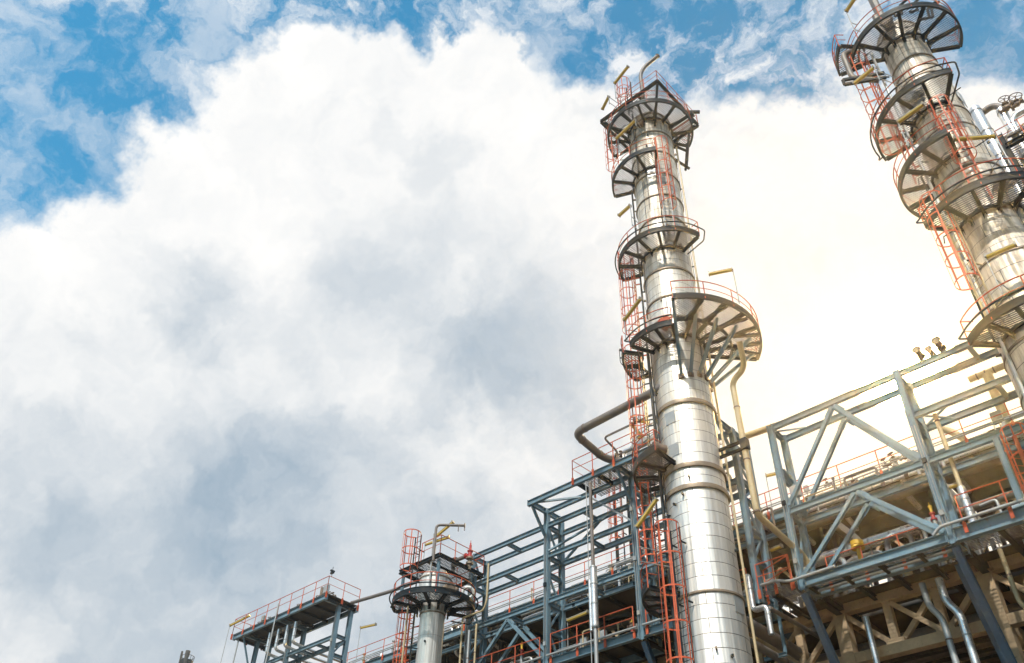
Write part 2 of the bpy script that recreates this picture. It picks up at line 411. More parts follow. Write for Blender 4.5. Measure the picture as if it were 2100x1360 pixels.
def ladder(parent, base_pt, ang, z0, z1, cage_from=None, cage_to=None, cr=.42, both='orange', sm='dark', hoop=1.15, cmat='orange', nstrip=6):
    """ladder facing direction ang (deg, outwards); base_pt = (x,y)"""
    u = V3(math.cos(R_(ang)), math.sin(R_(ang))); s_ = V3(-u.y, u.x); P0 = V3(base_pt[0], base_pt[1])
    mb = MB()
    for k in (-1, 1): mb.bar(P0+s_*k*.23+V3(0, 0, z0), P0+s_*k*.23+V3(0, 0, z1), .07, .035, up=u)
    z = z0+.15
    while z < z1: mb.tube([P0-s_*.22+V3(0, 0, z), P0+s_*.22+V3(0, 0, z)], .014, 5); z += .3
    z = z0+.5
    while z < z1-.3:
        for k in (-1, 1): mb.bar(P0+s_*k*.23+V3(0, 0, z), P0+s_*k*.23-u*.32+V3(0, 0, z), .05, .05)
        z += 2.4
    lo = mb.build('ladder', sm, parent)
    if cage_from is not None:
        cz0, cz1 = cage_from, cage_to or z1
        cb = MB(); cc = P0+u*(cr*.95)
        n = max(1, round((cz1-cz0)/hoop))
        def ring(z, a):  return cc+(-u*math.cos(a)*1.0+s_*math.sin(a))*cr+V3(0, 0, z)
        A0 = R_(42)
        for i in range(n+1):
            z = cz0+(cz1-cz0)*i/n
            pts = [P0-s_*.23+V3(0, 0, z)]+[ring(z, -A0-(2*math.pi-2*A0)*j/16) for j in range(17)]+[P0+s_*.23+V3(0, 0, z)]
            for j in range(len(pts)-1): cb.bar(pts[j], pts[j+1], .012, .06)
        for j in range(nstrip+1):
            a = -A0-(2*math.pi-2*A0)*j/nstrip
            d = -u*math.cos(a)+s_*math.sin(a)
            cb.bar(ring(cz0, a), ring(cz1, a), .052, .014, up=d)
        cb.build('safety_cage', cmat, lo)
    return lo
LAMPG = 'linear floodlights on the steelwork'
def lamp(p, q, label, stem=None, foot=None, grp=None):
    """tube lamp from p (arm end) to q; stem = list of pole points up to p"""
    p = Vector(p); q = Vector(q)
    t = thing('tube_lamp', foot or (stem[0] if stem else p), label, 'lamp', grp)
    d = (q-p).normalized(); L = (q-p).length
    h = MB(); h.prof(p, q, [(-.09, -.02), (-.075, .045), (0, .065), (.075, .045), (.09, -.02)]); h.build('housing', 'lampback', t)
    l = MB(); l.prof(p+d*.04, q-d*.04, [(-.085, -.022), (.085, -.022), (.07, -.075), (.03, -.10), (-.03, -.10), (-.07, -.075)]); l.build('lens', 'lampyellow', t)
    for e in (p+d*.02, q-d*.02):
        c = MB(); c.bar(e-d*.03, e+d*.03, .19, .15); c.build('end_cap', 'lampback', t)
    if stem:
        s = MB(); s.pipe([Vector(x) for x in stem]+[p+V3(0, 0, .05), p+d*.35+V3(0, 0, .075)], .024, .15, 7); s.build('lamp_pole', 'galv', t)
    return t
def lamp_px(a, b, z, label, stem_px=None, zs=None, drop=None, grp=None):
    p = at(*a, Z=z); q = at(*b, Z=z)
    d = q-p
    if d.length > 1.9: q = p+d*(1.9/d.length)
    stem = [p+V3(0, 0, -(drop or 1.8)), p+V3(0, 0, -.1)] if drop else None
    return lamp(p, q, label, stem, grp=grp)
def handwheel(mb_parent, c, axis, R=.2, mat='iron'):
    m = MB(); m.torus(c, axis, R, .022, 20, 6)
    ax = Vector(axis).normalized(); ref = Vector((0, 0, 1)) if abs(ax.z) < .9 else Vector((1, 0, 0))
    a = ax.cross(ref).normalized(); b = ax.cross(a)
    for k in range(5):
        w = 2*math.pi*k/5; m.tube([c, Vector(c)+(a*math.cos(w)+b*math.sin(w))*R], .015, 5)
    m.disk(Vector(c)-ax*.03, Vector(c)+ax*.03, .035, 8)
    return m.build('handwheel', mat, mb_parent)
def valve(c, along, up, label, s=1., wheel=None, body='iron', wheelmat='iron', grp=None, bonnet=None):
    c = Vector(c); al = Vector(along).normalized(); up = Vector(up).normalized()
    t = thing('valve', c, label, 'valve', grp)
    b = MB(); b.tube([c-al*.26*s, c-al*.12*s, c, c+al*.12*s, c+al*.26*s], [x*s for x in (.09, .11, .16, .11, .09)], 12)
    b.build('valve_body', body, t)
    for k in (-1, 1):
        f = MB(); f.disk(c+al*k*.27*s, c+al*k*.32*s, .18*s, 16)
        for j in range(8):
            w = 2*math.pi*j/8; sd = al.cross(up); o_ = (sd*math.cos(w)+up*math.sin(w))*.15*s
            f.tube([c+al*k*.25*s+o_, c+al*k*.34*s+o_], .014*s, 6)
        f.build('flange', body, t)
    y = MB(); y.tube([c, c+up*.2*s, c+up*.22*s, c+up*.27*s, c+up*.28*s, c+up*.55*s], [q*s for q in (.11, .09, .15, .15, .04, .025)], 12)
    y.build('bonnet', bonnet or body, t)
    handwheel(t, c+up*.52*s, up, wheel or .2*s, wheelmat)
    return t
def railing(parent, pts, z, h=1.1, spacing=1.5, clamp=True, name='railing', mid=1, ends=True):
    """straight rail over a list of xy points"""
    P = [V3(p[0], p[1], z) for p in pts]; mb = MB()
    mb.tube([p+V3(0, 0, h) for p in P], .024, 6)
    for k in range(mid): mb.tube([p+V3(0, 0, h*(k+1)/(mid+1)+.02) for p in P], .018, 6)
    ro = mb.build(name, 'orange', parent)
    for a, b in zip(P, P[1:]):
        L = (b-a).length; n = max(1, round(L/spacing)); d = (b-a)/n
        for i in range(n+1):
            p = a+d*i
            if not ends and i in (0, n): continue
            q = MB(); q.tube([p+V3(0, 0, -.05), p+V3(0, 0, h)], .026, 6)
            if clamp:
                e = (b-a).normalized(); nrm = e.cross(V3(0, 0, 1))
                q.bar(p+V3(0, 0, -.36), p+V3(0, 0, .02), .13, .035, up=nrm)
                for zz in (-.28, -.18, -.08):
                    for k in (-1, 1): q.tube([p+e*k*.04+V3(0, 0, zz)-nrm*.035, p+e*k*.04+V3(0, 0, zz)+nrm*.035], .012, 5)
            q.build('rail_post', 'orange', ro)
    return ro

# ================================================================== steel frames (large structure)
YF, YB = 31.1, 32.25
Z1, Z2, ZM, ZT, ZO = 17.05, 20.1, 22.55, 24.3, 25.12
def beam(par, p, q, h=.26, w=.17, mat='blue', name='beam'):
    m = MB(); m.ibeam(p, q, h, w, .022); P_, Q_ = Vector(p), Vector(q); d = (Q_-P_).normalized(); n = d.cross(V3(0, 0, 1)).normalized()
    for a, k in ((P_, 1), (Q_, -1)):
        m.bar(a-d*k*.012, a+d*k*.012, w+.03, h+.05)
        m.bar(a+d*k*.02, a+d*k*.26, .03, h*.7)
        for j in range(3):
            for e in (-.3, 0, .3): c = a+d*k*(.06+.07*j)+V3(0, 0, h*e*.8); m.tube([c-n*.032, c+n*.032], .014, 5, True)
    return m.build(name, mat, par, smooth=False)
def post(par, x, y, z0, z1, w=.25, mat='blue'):
    m = MB(); m.ibeam((x, y, z0), (x, y, z1), w, w, .024, up=(1, 0, 0)); return m.build('post', mat, par, smooth=False)
def brace(par, p, q, w=.17, mat='blue', gus=True):
    p = Vector(p); q = Vector(q); m = MB(); m.ibeam(p, q, w, w*.9, .018, up=(0, 1, 0))
    if gus:
        d = (q-p).normalized(); n = V3(0, 1, 0) if abs(d.y) < .5 else V3(1, 0, 0); s = d.cross(n)
        for a, k in ((p, 1), (q, -1)):
            m.bar(a+d*k*.02, a+d*k*.50, .30, .016, up=n)
            for j in range(4):
                for e in (-1, 1):
                    b = a+d*k*(.16+j*.085)+s*e*.05; m.tube([b-n*.125, b+n*.125], .014, 5)
    return m.build('brace', mat, par, smooth=False)
def pair(par, x, z0, z1, levels, diag=True, yf=YF, yb=YB):
    post(par, x, yf, z0, z1); post(par, x, yb, z0, z1)
    for z in levels: beam(par, (x, yf+.15, z-.004), (x, yb-.15, z-.004), .24, .18)
    if diag:
        L = sorted(levels)
        for i in range(len(L)-1):
            a, b = L[i]+.12, L[i+1]-.12
            if b-a < .5: continue
            y0, y1 = (yf+.16, yb-.16) if i % 2 else (yb-.16, yf+.16)
            m = MB(); m.bar((x, y0, a), (x, y1, b), .09, .09); m.build('brace', 'blue', par, smooth=False)
def bay(par, x0, x1, zs, yf=YF, yb=YB, mid=True, h=.25):
    for z in zs:
        for y in (yf, yb): beam(par, (x0+.16, y, z), (x1-.16, y, z), h)
        if mid: xm = (x0+x1)/2+random.uniform(-.4, .4); beam(par, (xm, yf+.02, z-.02), (xm, yb-.02, z-.02), .2, .16)

# ---- left frame of the pipe rack
F1 = thing('steel_frame', (-24.5, 31.6, 0), 'blue-grey steel frame of open bays left of and behind the tall front column', 'steel frame')
pair(F1, -33.0, 16.8, ZT+.15, (ZT, ZM, 21.6, Z2, 18.7, Z1))
pair(F1, -27.45, 16.8, ZO+.15, (ZT, ZM, 21.6, Z2, 18.7, Z1))
pair(F1, -21.85, 16.8, ZO+.15, (ZT, ZM, 21.6, Z2, 18.7, Z1))
pair(F1, -16.0, 16.8, ZO+.15, (ZT, 23.6, ZM, 21.6, Z2, 18.7, Z1))
bay(F1, -33.0, -27.45, (ZT, ZM, Z2))
bay(F1, -27.45, -21.85, (ZT, ZM, Z2)); bay(F1, -21.85, -16.0, (ZT, ZM, Z2))
beam(F1, (-37.5, YF, Z1-.25), (-27.6, YF, Z1-.25), .3)
# outriggers and the cantilevered top beam
for x in (-27.45, -21.85, -16.0):
    beam(F1, (x, 29.88, ZO), (x, YF-.16, ZO), .28); beam(F1, (x, YF+.16, ZO), (x, YB-.16, ZO), .28)
    brace(F1, (x, 29.95, ZO-.16), (x, YF-.18, ZO-1.45), .13, gus=False)
beam(F1, (-27.6, 29.8, ZO), (-15.9, 29.8, ZO), .30); beam(F1, (-27.3, YF, ZO), (-22.0, YF, ZO), .26); beam(F1, (-21.7, YF, ZO), (-16.15, YF, ZO), .26)
m = MB(); m.bar((-27.2, 29.85, ZO-.05), (-25.0, 31.0, ZO-.05), .10, .10); m.build('brace', 'blue', F1, smooth=False)
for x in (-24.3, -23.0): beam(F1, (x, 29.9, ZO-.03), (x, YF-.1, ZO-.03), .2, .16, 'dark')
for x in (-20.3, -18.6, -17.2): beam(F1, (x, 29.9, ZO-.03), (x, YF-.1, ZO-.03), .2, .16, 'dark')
# K braces in the bays
for y in (YF, YB):
    brace(F1, (-30.1, y, Z2-.2), (-32.9, y, Z1+.25)); brace(F1, (-30.1, y, Z2-.2), (-27.6, y, Z1+.25))
brace(F1, (-27.3, YF-.05, ZM+.25), (-24.4, YB, ZT+.9-1.0), .10, gus=False)
brace(F1, (-27.3, YB, ZM+.1), (-24.8, YB, ZT-.15), .11, gus=False)
brace(F1, (-22.0, YF, ZM+.1), (-24.5, YF, ZT+.6), .10, 'galv', gus=False)
# top deck beside the column
dk = grating_rect(-24.4, -17.0, 29.9, 31.95, ZO+.17); dk.build('deck_grating', 'grate', F1, smooth=False)
railing(F1, [(-24.4, 31.4), (-24.45, 29.66), (-19.2, 29.66)], ZO+.2, 1.08, 1.45)
# lower walkway (deck 1)
for x0, x1 in ((-33, -27.45), (-27.45, -21.85), (-21.85, -16.0)):
    beam(F1, (x0+.16, YF, Z1), (x1-.16, YF, Z1), .36, .24); beam(F1, (x0+.16, YB+.9, Z1), (x1-.16, YB+.9, Z1), .30)
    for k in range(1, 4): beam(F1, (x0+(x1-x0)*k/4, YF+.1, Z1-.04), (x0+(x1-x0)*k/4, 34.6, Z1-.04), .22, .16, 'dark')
    m = MB(); m.box(((x0+x1)/2, 33.2, Z1+.185), x1-x0-.1, 3.9, .03); m.build('deck_plate', 'under', F1)
    railing(F1, [(x0+.35, YF-.14), (x1-.35, YF-.14)], Z1+.2, 1.1, 1.5)
    m = MB(); m.pipe([(x0+.2, YF-.24, Z1+.26), (x1-.1, YF-.24, Z1+.26)], .055); m.build('conduit', 'galv', F1)
for x in (-33.0, -27.45, -21.85):
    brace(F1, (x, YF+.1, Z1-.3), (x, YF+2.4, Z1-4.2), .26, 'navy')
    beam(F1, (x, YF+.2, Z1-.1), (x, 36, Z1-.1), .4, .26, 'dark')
# mid deck at Z2 between the rows with boards
m = MB(); m.box((-24.6, 33.6, Z2+.2), 16.6, 2.6, .03); m.build('deck_plate', 'under', F1)
for k in range(9): beam(F1, (-32.4+k*1.9, YB, Z2-.02), (-32.4+k*1.9, 34.9, Z2-.02), .2, .15, 'dark')

# ---- right frame
F2 = thing('steel_frame', (-8, 31.6, 0), 'pale sunlit steel frame with large inverted V braces right of the tall front column', 'steel frame')
ZR = (24.42, 22.3, 20.2)
post(F2, -14.1, YF, 16.8, 24.6); post(F2, -14.1, YB, 16.8, 24.6)
post(F2, -8.2, YF, 16.8, 24.7); post(F2, -8.2, YB, 16.8, 24.7); post(F2, -2.3, YF, 16.8, 24.7); post(F2, -2.3, YB, 16.8, 24.7); post(F2, 3.6, YF, 5, 24.7)
for x in (-14.1, -8.2, -2.3):
    for z in (24.42, 22.3, 21.9, 20.2, Z1): beam(F2, (x, YF+.16, z-.005), (x, YB-.16, z-.005), .24, .18)
    brace(F2, (x, YF+.17, 20.4), (x, YB-.17, 21.7), .08, gus=False); brace(F2, (x, YF+.17, 17.4), (x, YB-.17, 19.9), .08, gus=False)
for y in (YF, YB):
    beam(F2, (-13.94, y, 24.42), (-8.36, y, 24.42)); beam(F2, (-8.04, y, 24.42), (-2.46, y, 24.42))
    beam(F2, (-8.04, y, 22.3), (-2.46, y, 22.3)); beam(F2, (-2.14, y, 22.3), (3.6, y, 22.3)); beam(F2, (-2.14, y, 24.42), (3.6, y, 24.42))
    beam(F2, (-13.94, y, 20.2), (-8.36, y, 20.2)); beam(F2, (-8.04, y, 20.2), (-2.46, y, 20.2)); beam(F2, (-2.14, y, 20.2), (3.6, y, 20.2))
    beam(F2, (-13.94, y, Z1), (-8.36, y, Z1), .36, .24); 
    brace(F2, (-11.15, y, 24.2), (-13.95, y, 20.45), .16); brace(F2, (-11.05, y, 24.2), (-8.35, y, 20.4), .2)
    brace(F2, (-11.15, y, 19.98), (-13.95, y, 17.3), .16); brace(F2, (-11.05, y, 19.98), (-8.35, y, 17.3), .2)
beam(F2, (-8.04, YF, Z1), (-2.46, YF, Z1), .5, .26); beam(F2, (-2.14, YF, Z1), (4, YF, Z1), .5, .26)
for x in (-5.3, -3.9): beam(F2, (x, YF, 24.4), (x, YB, 24.4), .2, .16); 
beam(F2, (-4.9, YF, 22.28), (-4.9, YB, 22.28), .2, .16)
brace(F2, (-13.95, YF+.1, 24.25), (-12.8, YF+.9, 24.38), .06, gus=False)
brace(F2, (-8.0, YB-.1, 22.35), (-6.6, YF, 22.3), .07, gus=False); brace(F2, (-8.0, YF, 22.3), (-7.0, YB, 22.3), .07, gus=False)
railing(F2, [(-13.4, YB-.05), (-8.9, YB-.05)], Z1+.2, 1.1, 1.45)
railing(F2, [(-7.6, YF-.16), (3.4, YF-.16)], Z1+.26, 1.1, 1.5)
railing(F2, [(-15.9, YF+.5), (-14.5, YF-.05)], Z1+.2, 1.1, 1.2); railing(F2, [(-15.9, YF-.14), (-14.4, YF-.14)], Z1+.2, 1.1, .75)
m = MB(); m.pipe([(-8.7, YF-.30, Z1+.1), (-8.4, YF-.30, Z1+.34), (3.4, YF-.30, Z1+.34)], .06); m.build('conduit', 'galv', F2)
m = MB(); m.pipe([(-13.9, YB-.24, Z1-.05), (-8.4, YB-.24, Z1-.05)], .05); m.build('conduit', 'galv', F2)
for x in (-14.1, -8.2, -2.3):
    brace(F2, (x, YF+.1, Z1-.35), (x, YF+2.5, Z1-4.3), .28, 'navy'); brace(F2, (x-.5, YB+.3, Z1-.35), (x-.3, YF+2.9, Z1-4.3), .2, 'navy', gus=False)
    beam(F2, (x, YB+.2, Z1-.1), (x, 36, Z1-.1), .4, .26, 'dark')
grating_rect(-15.9, 3.4, YF+.15, YB+.8, Z1+.21, .12).build('deck_grating', 'grate', F2, smooth=False)
for k in range(14): beam(F2, (-15.4+k*1.45, YF+.1, Z1-.02), (-15.4+k*1.45, 35.6, Z1-.02), .2, .15, 'dark')
m = MB(); m.box((-6, 34.6, Z1+.2), 20, 2.2, .03); m.build('deck_plate', 'under', F2)

# ---- far left frame with its own high deck
F3 = thing('steel_frame', (-50, 31, 0), 'isolated blue-grey steel frame carrying a narrow railed deck at lower left', 'steel frame')
for x in (-45.2, -54.2):
    post(F3, x, YF, 8, 24.9); post(F3, x, YB-.15, 8, 24.9)
for x in (-50.2,):
    post(F3, x, YF, 8, 24.9, .25); post(F3, x, YB-.15, 8, 24.9, .25)
for x in (-45.2, -54.2, -50.2):
    for z in (23.0, 21.8, 19.5): beam(F3, (x, YF+.15, z), (x, YB-.3, z), .22)
    beam(F3, (x, 29.9, 25.0), (x, YB+.1, 25.0), .26)
    brace(F3, (x, YF+.15, 21.95), (x, YB-.3, 22.9), .09, gus=False)
for y in (YF, YB-.15):
    for z in (22.9, 21.0): beam(F3, (-54.0, y, z), (-50.35, y, z), .24); beam(F3, (-50.05, y, z), (-45.35, y, z), .24)
for x in (-47, -48.6): beam(F3, (x, YF, 22.85), (x, YB-.15, 22.85), .16, .14)
beam(F3, (-55.3, 29.85, 25.0), (-44.9, 29.85, 25.0), .32); beam(F3, (-55.3, YB+.1, 25.0), (-44.9, YB+.1, 25.0), .3)
for k in range(8): beam(F3, (-55.2+k*1.45, 29.9, 24.98), (-55.2+k*1.45, YB, 24.98), .2, .14, 'dark')
m = MB(); m.box((-50.1, 31.0, 25.19), 10.5, 2.5, .05); m.build('deck_plate', 'under', F3)
brace(F3, (-54.2, 29.95, 24.8), (-54.2, YF, 22.4), .1, gus=False)
railing(F3, [(-44.8, 32.3), (-44.75, 29.7), (-55.4, 29.7), (-55.4, 32.2)], 25.22, 1.08, 1.35)

# ---- concrete pipe rack under and behind the decks
K1 = thing('concrete_pipe_rack', (-20, 38, 0), 'weathered beige concrete rack with cross-braced trusses under the steel decks', 'pipe rack')
def cbar(p, q, w, h, name='concrete_member', up=(0, 0, 1)):
    m = MB(); m.bar(p, q, w, h, up); o = m.build(name, 'concrete', K1, smooth=False); return o
for y in (34.3, 42.0):
    for i in range(-6, 3):
        x = -8.3+5.85*i
        cbar((x, y, 0), (x, y, 16.9), .52, .52, 'column', (0, 1, 0))
    for i in range(-6, 2):
        x0 = -8.3+5.85*i; x1 = x0+5.85
        cbar((x0+.26, y, 14.95), (x1-.26, y, 14.95), .42, .40, 'chord'); cbar((x0+.26, y, 17.0), (x1-.26, y, 17.0), .42, .36, 'chord')
        cbar((x0+.26, y, 12.1), (x1-.26, y, 12.1), .46, .5, 'beam')
        if y < 40:
            for k in (1, 2):
                xm = x0+5.85*k/3; cbar((xm, y, 15.15), (xm, y, 16.82), .30, .30, 'truss_post', (0, 1, 0))
                cbar((xm-.35, y, 15.22), (xm+.35, y, 15.22), .34, .20, 'haunch')
            for k in range(3):
                a = x0+5.85*k/3+.16; b = x0+5.85*(k+1)/3-.16
                if k != 1: cbar((a, y-.03, 16.75) if k == 0 else (a, y-.03, 15.22), (b, y-.03, 15.22) if k == 0 else (b, y-.03, 16.75), .20, .20, 'truss_diagonal')
                else:
                    cbar((a, y-.04, 16.75), (b, y-.04, 15.22), .19, .19, 'truss_diagonal'); cbar((a, y+.16, 15.22), (b, y+.16, 16.75), .19, .19, 'truss_diagonal')
for i in range(-6, 3):
    x = -8.3+5.85*i
    for z in (12.2, 14.9, 17.0): cbar((x, 34.56, z), (x, 41.74, z), .4, .5, 'cross_beam')
m = MB(); m.box((-20, 40.6, 17.5), 44, 8.6, .35); m.build('occluder_deck_slab', 'under', K1)  # added dark occluders: two slabs and a wall keep the rack interior dark
m = MB(); m.box((-20, 40, 9.5), 44, 11, .3); m.build('occluder_lower_slab', 'under', K1)
m = MB(); m.box((-20, 46.5, 11), 44, .25, 13); m.build('occluder_back_wall', 'under', K1)
# bundles of dark pipe added in the rack, closing off the sky behind
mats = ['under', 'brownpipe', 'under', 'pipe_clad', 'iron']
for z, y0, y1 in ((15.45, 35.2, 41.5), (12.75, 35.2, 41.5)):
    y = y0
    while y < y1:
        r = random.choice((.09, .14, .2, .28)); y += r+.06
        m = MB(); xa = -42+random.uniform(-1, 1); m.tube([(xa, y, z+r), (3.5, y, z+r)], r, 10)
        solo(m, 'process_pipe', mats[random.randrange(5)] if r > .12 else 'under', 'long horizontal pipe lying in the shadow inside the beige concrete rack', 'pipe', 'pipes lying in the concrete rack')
        y += r+.08

# ---- air coolers on the high deck behind
K2 = thing('cooler_deck', (-20, 38, 0), 'long blue-grey service deck with orange rail high behind the open steel frames', 'deck')
ZC = 23.35; XR = 4.0
beam(K2, (-52, 36.0, ZC-.22), (XR, 36.0, ZC-.22), .46, .24); beam(K2, (-52, 36.0, ZC-1.15), (XR, 36.0, ZC-1.15), .2, .2)
for i in range(11): beam(K2, (-50+i*5.3, 36.1, ZC-.25), (-50+i*5.3, 45.5, ZC-.25), .3, .2, 'dark')
m = MB(); m.box((-24, 36.6, ZC+.02), 56, 1.1, .04); m.build('walkway_plate', 'under', K2)
railing(K2, [(-52, 35.86), (XR, 35.86)], ZC+.05, 1.1, 1.9, clamp=True)
m = MB()
for z in (.25, .36): m.tube([(-52, 35.8, ZC+z), (XR, 35.8, ZC+z)], .03, 6)
m.build('conduit', 'galv', K2)
def air_cooler(x, first=None):
    t = thing('air_cooler', (x, 41.0, ZC), '', 'air cooler')
    b = MB(); b.box((x, 41.2, ZC+.42), 4.9, 7.6, .80)
    for k in range(13): b.box((x-2.35+k*.39, 37.36, ZC+.42), .05, .07, .78)
    b.build('tube_bundle', 'panel', t)
    hb = MB(); hb.box((x, 37.13, ZC+.50), 4.7, .34, .42)
    for k in range(26): hb.disk((x-2.25+k*.18, 36.9, ZC+.50+(.09 if k % 2 else -.09)), (x-2.25+k*.18, 36.97, ZC+.50+(.09 if k % 2 else -.09)), .045, 6)
    hb.build('header_box', 'panel', t)
    for yy in (39.2, 43.1):
        f = MB(); f.lathe((x, yy, ZC), [(2.25, -.30), (1.75, -1.15), (1.65, -1.2), (1.62, -1.75), (1.72, -1.78), (1.75, -1.15)], 28); f.build('fan_ring', 'under', t)
        a = MB(); a.box((x, yy, ZC-.2), 4.6, 3.6, .18); a.build('plenum', 'under', t)
        h = MB(); h.disk((x, yy, ZC-2.3), (x, yy, ZC-1.4), .16, 10)
        for k in range(5):
            w = 2*math.pi*k/5; h.bar((x, yy, ZC-1.45), (x+1.5*math.cos(w), yy+1.5*math.sin(w), ZC-1.45), .22, .03)
        h.build('fan', 'dark', t)
        g_ = MB(); g_.box((x, yy, ZC-2.35), .5, .5, .4); g_.box((x+.5, yy, ZC-2.3), .45, .3, .3); g_.build('fan_motor', 'under', t)
    for sx in (-2.4, 2.4):
        for yy in (37.3, 41.2, 45.1):
            l = MB(); l.ibeam((x+sx, yy, 17.7), (x+sx, yy, ZC-.1), .2, .2, .02, up=(1, 0, 0)); l.build('leg', 'under', t)
    for yy in (37.2,):
        l = MB(); l.bar((x-2.3, yy, 18.2), (x, yy, ZC-2.2), .13, .13); l.bar((x+2.3, yy, 18.2), (x, yy, ZC-2.2), .13, .13); l.build('leg_brace', 'concrete', t)
    for k in (-1.5, 1.5): n = MB(); n.pipe([(x+k, 37.15, ZC+.2), (x+k, 37.15, ZC-.8), (x+k, 38.2, ZC-1.0)], .13, .3, 10); n.build('nozzle', 'pipe_clad', t)
    return t
LB = ['grey ribbed air cooler farthest left on the high deck, behind the small railed frame', 'grey ribbed air cooler on the high deck, left of the small vessel',
      'grey ribbed air cooler on the high deck, directly behind the small vessel', 'grey ribbed air cooler seen through the leftmost open frame bay',
      'grey ribbed air cooler seen through the frame bay with the outrigger corner', 'grey ribbed air cooler immediately left of the tall front column, behind its ladders',
      'grey ribbed air cooler directly behind the tall front column', 'grey ribbed air cooler between the front column and the sunlit frame',
      'grey ribbed air cooler under the upper inverted V brace', 'grey ribbed air cooler at the right edge, below the handwheel valves', 'grey ribbed air cooler farthest right, behind the right column']
for i in range(11): air_cooler(-50+i*5.3+.4)['label'] = LB[i]

# ================================================================== column A
A = (-16.57, 28.17); AB = -59.5
CA = thing('distillation_column', (A[0], A[1], 0), 'tall slender silver clad column ringed by railed platforms, right of centre', 'column')
m = MB(); r = 1.25
m.lathe((A[0], A[1], 0), [(r, 0), (r, 45.9), (r*.92, 46.35), (r*.6, 46.7), (0.05, 46.85)], 72); m.build('shell', 'shell', CA, ang=30)
for z in (44.21, 42.31, 40.37, 38.52, 36.71, 32.88, 31.01, 24.65, 21.39, 20.38, 15.89, 12.6, 29.6, 46.0):
    b = MB(); big = z in (24.65, 21.39, 20.38)
    w, h = (.085, .20) if big else (.055, .09)
    b.lathe((A[0], A[1], 0), [(r-.01, z-h/2), (r+w, z-h/2), (r+w+.012, z), (r+w, z+h/2), (r-.01, z+h/2)], 72); b.build('stiffening_band', 'band', CA)
ring_platform(CA, A, 45.4, r, 2.52, AB-115, AB+118, 9)
ring_platform(CA, A, 40.9, r, 2.47, AB-100, AB+5, 4)
ring_platform(CA, A, 34.4, r, 2.45, AB-108, AB+46, 6, conduit=True)
ring_platform(CA, A, 28.15, r, 2.45, AB-60, AB-2, 3, conduit=True)
ring_platform(CA, A, 28.42, r, 3.85, AB+1, AB+108, 6, struts=[(AB+1, 3.78, r, 2.4), (AB+20, 2.9, r, 2.3), (AB+40, 3.0, r, 2.2), (AB+60, 3.2, r, 2.2), (AB+80, 3.4, r, 2.2), (AB+100, 3.5, r, 2.2)])
b = MB(); b.arcbar((A[0], A[1], 0), 2.5, 28.3, AB+2, AB+107, .09, .18)
for a in (12, 30, 50, 70, 92): b.bar(pol(A, 2.5, AB+a, 28.28), pol(A, 3.8, AB+a+9, 28.3), .1, .14)
b.build('platform_stiffener', 'dark', CA)
ring_platform(CA, A, 28.2, 1.75, 2.62, AB-124, AB-72, 2)
ring_platform(CA, A, 21.75, r, 2.49, AB-118, AB-34, 3)
ring_platform(CA, A, 16.2, r, 2.52, AB-125, AB-60, 3)
# square summit platform
SQ = [(-18.6, 26.0), (-14.35, 26.0), (-14.35, 30.2), (-18.6, 30.2)]
b = MB()
for i in range(4): b.ibeam((*SQ[i], 46.55), (*SQ[(i+1) % 4], 46.55), .2, .13, .02)
for x in (-17.2, -15.8): b.ibeam((x, 26.05, 46.5), (x, 30.15, 46.5), .16, .12, .02)
for x, y in ((-14.45, 26.1), (-18.4, 26.1), (-14.45, 30.0)):
    b.ibeam((x, y, 46.4), (A[0]+(x-A[0])*.43, A[1]+(y-A[1])*.43, 44.6), .15, .13, .02)
sp = b.build('summit_platform', 'dark', CA, smooth=False)
grating_rect(-18.5, -14.4, 26.1, 30.1, 46.66).build('grating', 'grate', sp, smooth=False)
railing(CA, [(-17.2, 26.0), (-14.35, 26.0), (-14.35, 30.2), (-18.6, 30.2)], 46.65, 1.0, 1.1, clamp=False)
def lad(col, c, base_ang, rr, th, z0, z1, cz=None, **k):
    p = pol(c, rr, base_ang+th, 0); return ladder(col, (p.x, p.y), base_ang+th, z0, z1, cz, **k)
lad(CA, A, AB, 1.80, 13, 34.5, 41.9, 36.6, sm='galv')
lad(CA, A, AB, 1.95, -88, 40.9, 46.6, 43.0, sm='galv', cage_to=46.6)
q_ = at(1290, 190, Z=47.5); ladder(CA, (q_.x, q_.y), -110, 45.5, 48.3, 46.5, sm='dark', hoop=1.0)
lad(CA, A, AB, 1.75, -96, 28.3, 35.5, 30.4, sm='orange')
lad(CA, A, AB, 1.78, -98, 21.8, 29.2, 23.9)
lad(CA, A, AB, 1.95, -112, 16.3, 22.9, 18.4)
lad(CA, A, AB, 1.62, -38, 3, 18.5, 5.2, cr=.47, hoop=1.35)
# manways and nozzles on the shell
def manway(col, c, ang, z, rs, R=.34, out=.42, mat='iron', name='manway'):
    u = V3(math.cos(R_(ang)), math.sin(R_(ang))); p = pol(c, rs-.05, ang, z); m = MB()
    m.disk(p, p+u*out, R*.8, 20); m.disk(p+u*out, p+u*(out+.07), R, 24); m.disk(p+u*(out+.09), p+u*(out+.16), R, 24)
    s = V3(-u.y, u.x)
    for k in range(16):
        w = 2*math.pi*k/16; q = p+u*(out-.03)+(s*math.cos(w)+V3(0, 0, 1)*math.sin(w))*R*.87; m.tube([q, q+u*.24], .022, 6)
    return m.build(name, mat, col)
manway(CA, A, AB-16, 29.05, r, .33, .30, 'orange'); manway(CA, A, AB+30, 29.2, r, .2, .3); manway(CA, A, AB-60, 22.6, r, .3); manway(CA, A, AB-20, 45.0, r, .22, .2)
manway(CA, A, AB+8, 35.4, r, .25, .3)
